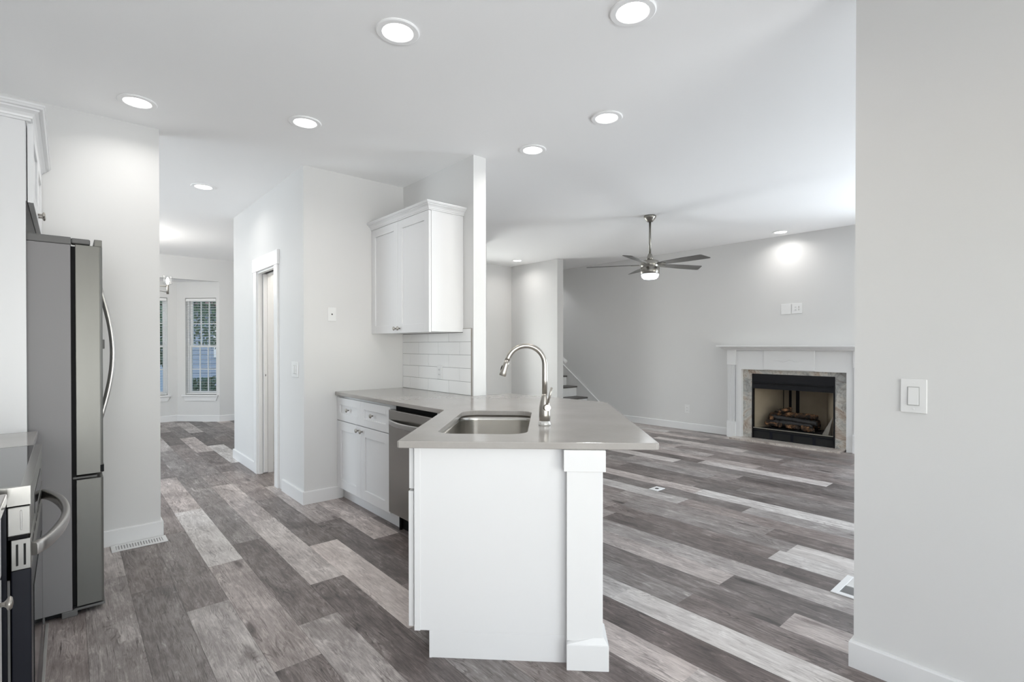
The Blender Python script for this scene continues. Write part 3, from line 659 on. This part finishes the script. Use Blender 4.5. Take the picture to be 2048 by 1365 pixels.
# ------------------------------------------------------------------ subway tile
t = thing('tile_backsplash', 'white subway tile backsplash between worktop and wall cabinet', 'backsplash', (2.325, 3.65, .9))
obj('grout_bed', MB().box(2.3245, 2.3298, 3.128, 4.178, .9005, 1.416), GROUT, t)
q = MB(); zr = [.901, 1.004, 1.108, 1.212, 1.315, 1.417]; g = .0015
for i in range(5):
    if i % 2 == 0: jo = [3.129, 3.43, 3.739, 4.048, 4.178]
    else: jo = [3.129, 3.278, 3.587, 3.895, 4.178]
    for a, b in zip(jo[:-1], jo[1:]):
        if i == 4 and a >= 3.23 and False: continue
        z1 = zr[i+1]-g
        if i == 4:   # top row is cut under the cabinet except at its open end
            if b <= 3.235: pass
            elif a < 3.235: q.box(2.3225, 2.3245, a+g, 3.232, zr[i]+g, z1); q.box(2.3225, 2.3245, 3.232, b-g, zr[i]+g, 1.3855); continue
            else: z1 = 1.3855
        q.box(2.3225, 2.3245, a+g, b-g, zr[i]+g, z1)
obj('tiles', q, TILE, t)
q = MB().box(2.321, 2.3298, 3.1235, 3.128, .9005, 1.4185).box(2.321, 2.3298, 3.128, 3.232, 1.4165, 1.4195)
obj('edge_trim', q, NICKEL, t)

# ------------------------------------------------------------------ refrigerator and its surround
FY0, FY1, CX = 3.17, 4.08, 0.011
t = thing('refrigerator', 'stainless french-door refrigerator with grey side, against the left wall stub', 'refrigerator', (-0.3, 3.62, 0))
obj('cabinet_side', MB().box(-0.70, CX, FY0, FY1, 0.03, 1.762), FRSIDE, t, 0.003)
obj('top_cap', MB().box(-0.70, CX+.002, FY0-.001, FY1, 1.7625, 1.797), FRCAP, t, 0.004)
obj('gasket', MB().box(CX, CX+.017, FY0+.018, FY1-.018, 0.045, 1.757), RUBBER, t)
DX0, DX1 = CX+.0165, 0.128
def fdoor(name, y0, y1, z0, z1, notch):
    q = MB(); n = 10; prof = [(DX0, y0)]
    prof = [(DX0, y0), (DX1-.012, y0)]
    for k in range(1, 6): a = R(90*k/5); prof.append((DX1-.012+.012*math.sin(a), y0+.012-.012*math.cos(a)))
    prof += [(DX1, y1-.006), (DX1-.006, y1), (DX0, y1)]
    q.prism(prof, z0, z1)
    if notch: q.box(DX1-.031, DX1-.001, y0+.003, y1-.002, z1, z1+.032)
    return obj(name, q, FRST, t, 0.002)
nd = fdoor('door', FY0, FY0+.452, 0.668, 1.765, True)
fdr = fdoor('door', FY0+.458, FY1, 0.668, 1.765, True)
fz = fdoor('freezer_drawer', FY0, FY1, 0.042, 0.645, False)
obj('hinge_cover', MB().box(CX+.002, .083, FY0+.004, FY0+.07, 1.770, 1.795), FRCAP, t, 0.006)
obj('hinge_bracket', MB().box(CX+.004, .105, FY0+.012, FY0+.06, .648, .658), FRCAP, t, 0.002)
obj('corner_guard', MB().box(DX1-.012, DX1+.002, FY0-.001, FY0+.05, .672, .705), RUBBER, nd)
for yy, d in ((FY0+.40, nd), (FY0+.51, fdr)):
    pts = [(DX1+.006+.055*math.sin(math.pi*(i/24)), yy, .885+.72*i/24) for i in range(25)]
    obj('handle', MB().tube(pts, .01, 16, ((0, 1, 0), .016, .0095)), STEELH, d)
obj('door_clip', MB().box(DX1, DX1+.022, FY0+.345, FY0+.37, 1.268, 1.318), FRCAP, nd, 0.003)
obj('base_grille', MB().box(-.68, CX+.03, FY0+.02, FY1-.02, 0.008, 0.042), RUBBER, t)
obj('drawer_rail', MB().box(CX+.005, DX1+.004, FY0+.004, FY1-.004, 0.022, 0.034), FRCAP, t, 0.003)
for xx in (-.115, .0):
    obj('foot', MB().prism([(xx-.028, FY0+.0), (xx+.03, FY0+.0), (xx+.03, FY0+.05), (xx-.028, FY0+.05)], 0.0, 0.03), FRCAP, t, 0.004)

t = thing('refrigerator_surround', 'white tall end panel and over-refrigerator cabinet with crown moulding', 'cabinet', (-0.45, 3.6, 0))
obj('end_panel', MB().box(-0.755, -0.139, 3.128, 3.147, 0, 2.292), CAB, t, 0.001)
obj('cabinet_box', MB().box(-0.755, -0.137, 3.1485, 4.132, 1.935, 2.292), CAB, t, 0.001)
FO = frame((-0.1335, 3.147, 0), (0, 1, 0), (1, 0, 0))
shaker('door', FO, .006, .488, 1.93, 2.288, t, rail=.06, kn=(.455, 1.965))
shaker('door', FO, .492, .98, 1.93, 2.288, t, rail=.06, kn=(.525, 1.965))
crown([(-0.755, 3.128), (-0.130, 3.128), (-0.130, 4.132)], 2.285, t)

# ------------------------------------------------------------------ left-hand counter run and range
t = thing('base_cabinet', 'white base cabinet carrying the small grey worktop behind the range', 'cabinet', (-0.45, 2.9, 0))
obj('cabinet_box', MB().box(-0.755, -0.147, 2.66, 3.127, .1, .871), CAB, t)
shaker('door', frame((-0.146, 2.66, 0), (0, 1, 0), (1, 0, 0)), .003, .464, .11, .68, t, kn=(.05, .64))
shaker('drawer_front', frame((-0.146, 2.66, 0), (0, 1, 0), (1, 0, 0)), .003, .464, .69, .86, t, rail=.05, kn=(.233, .775))
o = obj('worktop', MB().box(-0.757, -0.104, 2.658, 3.127, .872, .90), QUARTZ, None, 0.003); tag(o, 'small grey worktop piece behind the range against the white panel', 'worktop')
t = thing('base_cabinet', 'base cabinet at the left frame edge with one projecting knob', 'cabinet', (-0.45, 1.2, 0))
obj('cabinet_box', MB().box(-0.755, -0.153, .55, 1.853, .1, .871), CAB, t)
FN = frame((-0.152, .55, 0), (0, 1, 0), (1, 0, 0))
shaker('door', FN, .66, 1.30, .11, .68, t, kn=(1.188, .655)); shaker('door', FN, .003, .655, .11, .68, t)
shaker('drawer_front', FN, .66, 1.30, .69, .86, t, rail=.05); shaker('drawer_front', FN, .003, .655, .69, .86, t, rail=.05)
o = obj('worktop', MB().box(-0.757, -0.121, .55, 1.853, .872, .90), QUARTZ, None, 0.003); tag(o, 'grey worktop corner at the left frame edge, in front of the range', 'worktop')

RY0, RY1 = 1.888, 2.655; RXF = -0.077
t = thing('range', 'stainless slide-in range with glass cooktop and bowed oven handle', 'range', (-0.42, 2.27, 0))
obj('range_body', MB().box(-0.75, -0.125, RY0+.004, RY1-.004, .04, .88), BLKEN, t)
q = MB(); q.box(-0.75, RXF, RY0, RY0+.012, .878, .907).box(-0.75, RXF, RY1-.012, RY1, .878, .907).box(-0.098, RXF, RY0+.012, RY1-.012, .878, .907).box(-0.75, -0.735, RY0+.012, RY1-.012, .878, .907)
q.box(-0.124, -0.098, RY0, RY1, .856, .877).box(-0.124, RXF, RY0-.0015, RY0, .856, .907).box(-0.098, RXF, RY0, RY1, .856, .878)
obj('cooktop_trim', q, STEEL, t, 0.003)
obj('cooktop_glass', MB().box(-0.735, -0.098, RY0+.012, RY1-.012, .88, .9065), BLKGL, t)
for (bx, by, br) in ((-.27, 2.07, .10), (-.27, 2.46, .09), (-.55, 2.07, .075), (-.55, 2.46, .10)):
    obj('burner_ring', MB().lathe([(br, 0), (br, .0003), (br-.003, .0003), (br-.003, 0)], (bx, by, .9066), n=40, caps=False), FRCAP, t)
obj('control_panel', MB().box(-0.124, RXF, RY0+.001, RY1-.001, .775, .853), STEEL, t, 0.003)
obj('side_badge', MB().box(-0.098, -0.0945, RY0-.0015, RY0+.001, .79, .843), STEELH, t, .001)
obj('touch_panel', MB().box(RXF, RXF+.0015, RY0+.18, RY1-.18, .785, .845), BLKGL, t)
od = obj('oven_door', MB().box(-0.117, RXF, RY0+.001, RY1-.001, .21, .682), BLKEN, t, 0.003)
q = MB(); q.box(-0.117, RXF, RY0+.001, RY1-.001, .6825, .765); obj('door_top_band', q, STEEL, od, 0.002)
for xa in (-.107, -.092): obj('vent_slot', MB().box(xa, xa+.0045, RY0-.0005, RY0+.0012, .695, .752), DARK, od)
for i in range(6): obj('front_vent', MB().box(-.0772, RXF+.0006, RY0+.06+.11*i, RY0+.13+.11*i, .735, .742), DARK, od)
obj('vent_gap', MB().box(-0.122, -0.085, RY0+.004, RY1-.004, .766, .7745), RUBBER, t)
pts = [(RXF+.004+.066*math.sin(math.pi*(i/24))**.7 if 0 < i < 24 else RXF+.002, RY0+.035+(RY1-RY0-.07)*i/24, .722) for i in range(25)]
obj('oven_handle', MB().tube(pts, .01, 16, ((0, 0, 1), .0175, .011)), STEELH, od)
obj('storage_drawer', MB().box(-0.117, RXF, RY0+.001, RY1-.001, .06, .205), BLKEN, t, 0.003)
obj('side_rail', MB().box(-.1235, -.1185, RY0-.001, RY0+.003, .1, .66), FRCAP, t)
obj('window_glass', MB().box(RXF, RXF+.002, RY0+.1, RY1-.1, .28, .6), BLKGL, od)
for xx in (-.7, -.16):
    for yy in (RY0+.05, RY1-.05): obj('foot', MB().cyl((xx, yy, 0), (xx, yy, .04), .02), RUBBER, t)

# ------------------------------------------------------------------ things on the floor
def grille(name, x0, x1, y0, y1, label, slats, along, border):
    t = thing(name, label, 'vent', ((x0+x1)/2, (y0+y1)/2, 0))
    q = MB(); h = .006; b = border
    q.box(x0, x1, y0, y0+b, .0005, h).box(x0, x1, y1-b, y1, .0005, h).box(x0, x0+b, y0+b, y1-b, .0005, h).box(x1-b, x1, y0+b, y1-b, .0005, h)
    obj('grille_frame', q, TRIM, t, 0.0015)
    obj('duct_shadow', MB().box(x0+b, x1-b, y0+b, y1-b, .0005, .0012), mat('duct_grey', (0.42, 0.42, 0.42), 0.7, noise=0.05), t)
    s = MB()
    if along == 'x':
        for i in range(slats):
            c = x0+b+(x1-x0-2*b)*(i+.5)/slats; w = (x1-x0-2*b)/slats*.27; s.box(c-w, c+w, y0+b, y1-b, .0015, .005)
    else:
        xm = (x0+x1)/2
        for i in range(slats):
            c = x0+b+(x1-x0-2*b)*(i+.5)/slats; w = (x1-x0-2*b)/slats*.44; sg = 1 if c < xm else -1; z0, z1 = (.0045, .0015) if sg > 0 else (.0015, .0045)
            s.add([(c-w, y0+b, z0), (c+w, y0+b, z1), (c+w, y1-b, z1), (c-w, y1-b, z0), (c-w, y0+b, z0+.001), (c+w, y0+b, z1+.001), (c+w, y1-b, z1+.001), (c-w, y1-b, z0+.001)],
                  [(3, 2, 1, 0), (4, 5, 6, 7), (0, 1, 5, 4), (1, 2, 6, 5), (2, 3, 7, 6), (3, 0, 4, 7)])
        s.box(xm-.004, xm+.004, y0+b, y1-b, .0015, .006)
    obj('slats', s, TRIM, t)
grille('floor_register', .198, .490, 3.985, 4.115, 'slim white floor register along the baseboard beside the refrigerator', 17, 'x', .024)
grille('floor_register', 2.98, 3.262, .50, .888, 'square white floor return grille half hidden by the right wall', 30, 'y', .032)
t = thing('floor_outlet', 'small square white outlet cover in the living room floor', 'floor outlet', (3.96, 2.553, 0))
obj('cover_plate', MB().box(3.895, 4.022, 2.508, 2.596, .0005, .006), PLASTIC, t, .002)
obj('center_hole', MB().lathe([(.017, .006), (.017, .0066)], (3.958, 2.552, 0), n=20), DARK, t)
o = obj('floor_strip', MB().box(-.083, -.072, 2.4, 3.165, .0004, .004), mat('strip_metal', (0.55, 0.54, 0.52), 0.4, metal=.5, noise=.05), None, .001)
tag(o, 'thin pale metal strip on the floor in front of the refrigerator side', 'floor strip')

# ------------------------------------------------------------------ fireplace
FC = 2.563
t = thing('fireplace', 'white mantel fireplace with marbled stone surround on the far living wall', 'fireplace', (7.06, FC, 0))
def pilaster(yo, sg):   # yo = outer edge, sg = direction to the centre
    a, b = sorted((yo, yo+sg*.195))
    p = obj('pilaster', MB().box(7.025, 7.119, a, b, 0, 1.24), TRIM, t, 0.001)
    a2, b2 = sorted((yo+sg*.002, yo+sg*.125))
    obj('plinth', MB().box(7.0, 7.025, a2, b2, 0, .205), TRIM, p, .002); obj('plinth_cap', MB().box(7.004, 7.025, a2, b2, .205, .222), TRIM, p, .002)
    q = MB(); a3, b3 = sorted((yo+sg*.012, yo+sg*.115)); nf = 6; w = (b3-a3)/(2*nf-1)
    for i in range(nf): q.box(7.012, 7.025, a3+2*i*w, a3+(2*i+1)*w, .222, 1.015)
    q.box(7.017, 7.025, a3, b3, .222, 1.015)
    obj('flutes', q, TRIM, p); obj('corner_block', MB().box(7.006, 7.025, a2, b2, 1.016, 1.238), TRIM, p, .002)
pilaster(3.39, -1); pilaster(1.736, 1)
fr = obj('frieze', MB().box(7.025, 7.119, 1.931, 3.195, .957, 1.24), TRIM, t, .001)
q = MB(); q.box(7.010, 7.025, 2.27, 2.885, .965, 1.232); pn = obj('raised_panel', q, TRIM, fr, .003)
q = MB()
for i in range(31):
    u = -1+2*i/30; y = FC+.19*u; z = 1.085+.02*math.cos(u*math.pi*2)*(1-abs(u)); r = .005+.009*(1-abs(u))
    q.lathe([(r*.9, 0), (r*.7, .0012), (r*.3, .0018)], (7.010, y, z), (-1, 0, 0), 8)
obj('applique', q, TRIM, pn)
sh = obj('mantel_shelf', MB().box(6.895, 7.119, 1.632, 3.494, 1.266, 1.289), TRIM, t, .003); 
q2 = MB().sweep([(7.119, 3.39), (7.0, 3.39), (7.0, 1.736), (7.119, 1.736)], [(0, 1.222), (.01, 1.222), (.022, 1.236), (.055, 1.246), (.085, 1.2655), (0, 1.2655)])
obj('bed_moulding', q2, TRIM, t)
q = MB().box(7.085, 7.119, 3.07, 3.194, .02, .956); s1 = obj('stone_slab', q, SLATE, t, .001)
obj('stone_slab', MB().box(7.085, 7.119, 1.932, 2.066, .02, .956), SLATE, t, .001)
obj('stone_slab', MB().box(7.085, 7.119, 2.066, 3.07, .9, .956), SLATE, t, .001)
obj('hearth_slab', MB().box(6.86, 7.119, 1.955, 3.285, .0005, .02), HEARTH, t, .003)
fb = obj('firebox_frame', MB().box(7.078, 7.12, 3.052, 3.07, .02, .9).box(7.078, 7.12, 2.066, 2.084, .02, .9).box(7.078, 7.125, 2.084, 3.052, .70, .9), mat('firebox_black', (.003, .003, .005), .22, spec=.45, noise=.1), t)
obj('hood_lip', MB().tube([(7.074, 2.09, .775), (7.074, 3.046, .775)], .012, 12), RUBBER, fb)
lv = obj('lower_louver', MB().box(7.09, 7.13, 2.084, 3.052, .02, .155), DARK, t)
q = MB().box(7.083, 7.09, 2.084, 3.052, .118, .128)
for y in (2.30, 2.56, 2.82): q.box(7.084, 7.09, y-.016, y+.016, .03, .118)
obj('louver_bar', q, BLKEN, lv)
obj('ledge_strip', MB().box(7.079, 7.10, 2.084, 3.052, .158, .166), mat('ledge_metal', (.45, .42, .36), .4, metal=.7, noise=.1), fb)
# firebox interior: splayed brick panels
bx = MB(); z0, z1 = .15, .80
def quadwall(p, q_): 
    bx.prism([p, q_, (q_[0]+.02, q_[1]), (p[0]+.02, p[1])], z0, z1)
pnl = thing
obj('rear_panel', MB().box(7.56, 7.58, 2.30, 2.84, z0, z1+.1), TAN, t)
obj('side_panel', MB().prism([(7.125, 3.05), (7.56, 2.84), (7.58, 2.86), (7.125, 3.07)], z0, z1+.1), TAN, t)
obj('side_panel', MB().prism([(7.125, 2.084), (7.125, 2.064), (7.58, 2.28), (7.56, 2.30)], z0, z1+.1), TAN, t)
obj('firebox_floor', MB().box(7.10, 7.58, 2.07, 3.06, .14, .157), CHAR, t)
obj('firebox_roof', MB().box(7.125, 7.58, 2.06, 3.07, .90, .92), RUBBER, t)
q = MB().box(7.545, 7.558, 2.735, 2.765, .3, .85).box(7.545, 7.558, 2.635, 2.675, .3, .85)
obj('flue_bar', q, RUBBER, t)
obj('panel_seam', MB().box(7.552, 7.56, 2.836, 2.842, z0, z1), RUBBER, t)

t = thing('gas_log_set', 'gas log set of brown ceramic logs on a black grate inside the fireplace', 'gas logs', (7.30, 2.6, .157))
g = MB()
for i in range(6): y = 2.36+.1*i; g.tube([(7.16, y, .235), (7.165, y, .2), (7.2, y, .195), (7.42, y, .195), (7.45, y, .23)], .008, 8)
for x in (7.2, 7.4):
    g.tube([(x, 2.33, .195), (x, 2.89, .195)], .008, 8)
    for y in (2.36, 2.86): g.cyl((x, y, .157), (x, y, .195), .008, 8)
obj('grate', g, RUBBER, t)
def log(p0, p1, r, m=LOGM, seed=0):
    rn = random.Random(seed); p0, p1 = Vector(p0), Vector(p1); N = 28; pts = []; rs = []
    for i in range(N):
        f = i/(N-1); pts.append(p0.lerp(p1, f)+Vector((rn.uniform(-.004, .004), 0, rn.uniform(-.004, .004)))); rs.append(r*(1+rn.uniform(-.16, .16))*(0.86 if i in (0, N-1) else 1))
    return obj('log', MB().tube(pts, rs, 14), m, t)
log((7.34, 2.32, .262), (7.34, 2.90, .262), .058, LOGM, 1)
log((7.22, 2.36, .245), (7.21, 2.88, .24), .042, CHAR, 2)
log((7.30, 2.33, .352), (7.31, 2.86, .35), .036, LOGM, 3)
log((7.20, 2.30, .285), (7.22, 2.86, .318), .033, CHAR, 4)
log((7.15, 2.72, .22), (7.16, 2.91, .235), .030, LOGM, 5)
log((7.15, 2.50, .215), (7.155, 2.66, .218), .026, LOGM, 9)
log((7.15, 2.33, .205), (7.16, 2.46, .215), .031, LOGM, 6)
log((7.22, 2.78, .40), (7.34, 2.66, .425), .028, LOGM, 7)
log((7.18, 2.85, .30), (7.32, 2.90, .33), .034, LOGM, 8)
obj('burner_pan', MB().box(7.17, 7.44, 2.33, 2.88, .157, .175), RUBBER, t)
q = MB(); q.add([(7.17, 2.235, .158), (7.17, 2.165, .158), (7.26, 2.125, .158), (7.22, 2.125, .40)], [(0, 1, 2), (0, 3, 1), (1, 3, 2), (2, 3, 0)])
o = obj('metal_wedge', q, mat('bare_sheet_metal', (.26, .24, .21), .5, metal=.3, noise=.3, nscale=20)); tag(o, 'triangular bare metal piece standing in the right of the firebox', 'metal wedge')

# ------------------------------------------------------------------ ceiling fan
fxx, fyy = 4.914, 3.262
t = thing('ceiling_fan', 'brushed nickel five-blade ceiling fan with lit lens hanging in the living room', 'ceiling fan', (fxx, fyy, 2.03))
c = (fxx, fyy, 0)
obj('canopy', MB().lathe([(.066, 2.739), (.068, 2.725), (.06, 2.71), (.042, 2.685), (.03, 2.672), (.018, 2.668)], c, n=32), FANNK, t)
obj('downrod', MB().cyl((fxx, fyy, 2.30), (fxx, fyy, 2.672), .0125), FANNK, t)
obj('coupling', MB().lathe([(.013, 2.318), (.02, 2.312), (.034, 2.27), (.04, 2.242)], c, n=28), FANNK, t)
mo = obj('motor_housing', MB().lathe([(.04, 2.243), (.09, 2.236), (.098, 2.226), (.1, 2.20), (.1, 2.168), (.097, 2.166), (.097, 2.160), (.103, 2.158), (.103, 2.09), (.098, 2.087)], c, n=40), FANNK, t)
obj('lens', MB().lathe([(.096, 2.087), (.098, 2.075), (.09, 2.05), (.07, 2.034), (.03, 2.029)], c, n=36), FANGLOW, t)
fl = bpy.data.lights.new('fan_lamp', 'POINT'); fl.energy = 6; fl.shadow_soft_size = .07; fl.color = (.93, .97, 1)
fo = bpy.data.objects.new('fan_lamp', fl); COL.objects.link(fo); fo.parent = t; fo.location = (0, 0, -.07)
for k in range(5):
    a = R(51+72*k); M = Matrix.Translation((fxx, fyy, 2.192)) @ Matrix.Rotation(a, 4, 'Z') @ Matrix.Rotation(R(-11), 4, 'X')
    # local x = radial, local y = chord
    q = MB(M); prof = [(.115, -.03), (.20, -.045), (.42, -.062), (.655, -.068), (.668, -.060), (.705, .045), (.70, .058), (.68, .062), (.42, .058), (.20, .043), (.115, .03)]
    b = obj('blade', q.prism(prof, -.003, .003), FANBL, t, .001)
    obj('blade_bracket', MB(M).prism([(.085, -.018), (.19, -.024), (.21, 0), (.19, .024), (.085, .018)], -.009, -.003), FANNK, b, .001)

# ------------------------------------------------------------------ stairs
t = thing('staircase', 'white stairs with dark treads rising along the far living room wall', 'staircase', (6.7, 7.0, 0))
rise, run, nose0 = .1845, .252, 5.79
for i in range(9):
    z = rise*(i+1)-.016; y = nose0+run*i
    obj('tread', MB().box(6.302, 7.104, y-.022, y+run-.002, z-.028, z), TREAD, t, .004)
    obj('riser', MB().box(6.302, 7.104, y, y+.018, max(0, z-rise+.0005), z-.0285), TRIM, t)
sk = MB(); ys, ye = 5.60, 8.0
sl = rise/run
sk.add([(7.104, ys, 0), (7.104, ys, .115), (7.104, 5.66, .205), (7.104, ye, .205+(ye-5.66)*sl), (7.104, ye, 0), (7.1195, ys, 0), (7.1195, ys, .115), (7.1195, 5.66, .205), (7.1195, ye, .205+(ye-5.66)*sl), (7.1195, ye, 0)],
       [(0, 1, 2, 3, 4), (9, 8, 7, 6, 5), (0, 5, 6, 1), (1, 6, 7, 2), (2, 7, 8, 3), (3, 8, 9, 4), (4, 9, 5, 0)])
obj('skirt_board', sk, WALL, t)
a0, a1 = (5.66, .205), (ye, .205+(ye-5.66)*sl)
obj('skirt_cap', MB().add([(x, y, z+dz) for dz in (0, .014) for (x, y, z) in ((7.098, *a0), (7.1195, *a0), (7.1195, *a1), (7.098, *a1))],
    [(3, 2, 1, 0), (4, 5, 6, 7), (0, 1, 5, 4), (1, 2, 6, 5), (2, 3, 7, 6), (3, 0, 4, 7)]), TRIM, t)
t = thing('handrail', 'white handrail end projecting from the stair wall edge', 'handrail', (6.34, 5.9, .98))
hr = [(6.36, 5.87, 1.01), (6.36, 5.93, 1.05), (6.36, 6.5, 1.05+.57*sl)]
obj('rail', MB().tube(hr, .03, 10), TRIM, t, 0)
obj('rail_bracket', MB().cyl((6.3005, 6.2, 1.2), (6.36, 6.2, 1.22), .01, 10), NICKEL, t)

# ------------------------------------------------------------------ chandelier in the dining room
ccx, ccy, ccz = 0.42, 8.0, 2.06
t = thing('chandelier', 'brushed nickel chandelier with glass shades, one arm showing in the dining room', 'chandelier', (ccx, ccy, 1.9))
obj('stem', MB().cyl((ccx, ccy, 1.98), (ccx, ccy, H-.02), .009), NICKEL, t); obj('canopy', MB().lathe([(.06, H-.001), (.06, H-.02), (.02, H-.03)], (ccx, ccy, 0), n=28), NICKEL, t)
obj('hub', MB().lathe([(.012, 1.95), (.028, 1.965), (.028, 2.075), (.012, 2.09)], (ccx, ccy, 0), n=24), NICKEL, t)
for k in range(6):
    a = R(60*k); d = Vector((math.cos(a), math.sin(a), 0)); e = Vector((ccx, ccy, 0))+d*.57
    q = MB().tube([Vector((ccx, ccy, 2.065))+d*.02, Vector((e.x, e.y, 2.065))], .006, 10).tube([Vector((ccx, ccy, 2.055))+d*.02, Vector((e.x, e.y, 1.99))], .004, 8)
    q.cyl((e.x, e.y, 1.965), (e.x, e.y, 2.085), .0145, 14); am = obj('arm', q, NICKEL, t)
    sh = MB().lathe([(.03, 2.085), (.05, 2.095), (.055, 2.12), (.055, 2.205)], (e.x, e.y, 0), n=24, caps=False); obj('glass_shade', sh, CLEAR, am)
    obj('bulb', MB().lathe([(.008, 2.09), (.014, 2.10), (.021, 2.135), (.016, 2.165), (.004, 2.185)], (e.x, e.y, 0), n=16), BULB, am)
cl = bpy.data.lights.new('chandelier_lamp', 'POINT'); cl.energy = 25; cl.shadow_soft_size = .25; cl.color = (1, .97, .92)
co = bpy.data.objects.new('chandelier_lamp', cl); COL.objects.link(co); co.parent = t; co.location = (0, 0, .42)
pl = bpy.data.lights.new('pantry_lamp', 'POINT'); pl.energy = 17; pl.shadow_soft_size = .15; pl.color = (1, .96, .88)
po = bpy.data.objects.new('pantry_lamp', pl); COL.objects.link(po); po.location = (1.95, 5.3, 2.4)

# ------------------------------------------------------------------ garden beyond the bay windows
o = struct('ground', MB().box(-14, 16, 10.7, 34, -.5, -.4), GRASS)
def tree(x, y, h, r, n, seed, label, trunk=True):
    rn = random.Random(seed); t = thing('garden_tree' if trunk else 'garden_shrub', label, 'tree' if trunk else 'shrub', (x, y, -.4))
    q = MB()
    for i in range(n):
        while True:
            p = Vector((rn.uniform(-1, 1), rn.uniform(-1, 1), rn.uniform(-1, 1)))
            if .3 < p.length < 1: break
        c = Vector((x+p.x*r, y+p.y*r, h+p.z*r*(1.15 if trunk else .8))); a = Vector((rn.gauss(0, 1), rn.gauss(0, 1), rn.gauss(0, 1))).normalized(); b = a.orthogonal().normalized(); s = rn.uniform(.035, .085)
        if c.z < -.38: continue
        q.add([c-a*s, c+b*s*.45, c+a*s, c-b*s*.45], [(0, 1, 2, 3)])
    obj('foliage', q, LEAF, t)
    k = MB().tube([(x, y, -.4), (x+.05, y, h*.4), (x, y+.05, h)], [.12, .09, .05], 10) if trunk else MB().tube([(x, y, -.4), (x, y, max(.0, h))], .03, 8)
    obj('trunk' if trunk else 'stem', k, BARK, t)
tree(3.05, 14.6, 2.9, 1.55, 6500, 1, 'leafy green tree seen through the upper sash of the angled bay window')
tree(0.9, 12.9, 1.5, 1.0, 3800, 3, 'green bush behind the narrow bay window at the white wall edge', False)
tree(2.15, 12.0, .15, .62, 2000, 4, 'low green shrub at the bottom of the angled bay window', False)
t = thing('neighbor_house', 'blue grey sided neighboring house seen through the lower bay window panes', 'house', (5, 20, -.4))
q = MB().box(2.45, 11, 19, 24, -.4, 2.6)
obj('house_wall', q, SIDING, t)
q = MB()
for i in range(20): q.box(2.43, 11.02, 18.975, 19, -.35+i*.15, -.22+i*.15)
obj('siding_boards', q, SIDING, t)
q = MB().add([(1.3, 18.5, 2.6), (11.4, 18.5, 2.6), (11.4, 24.5, 2.6), (1.3, 24.5, 2.6), (1.3, 21.5, 4.3), (11.4, 21.5, 4.3)], [(3, 2, 1, 0), (0, 1, 5, 4), (2, 3, 4, 5), (0, 4, 3), (1, 2, 5)]); obj('roof', q, ROOFM, t)
w = obj('house_window', MB().box(3.6, 4.7, 18.94, 18.975, .9, 2.1), TRIM, t); obj('pane', MB().box(3.7, 4.6, 18.93, 18.94, 1.0, 2.0), BLKGL, w)
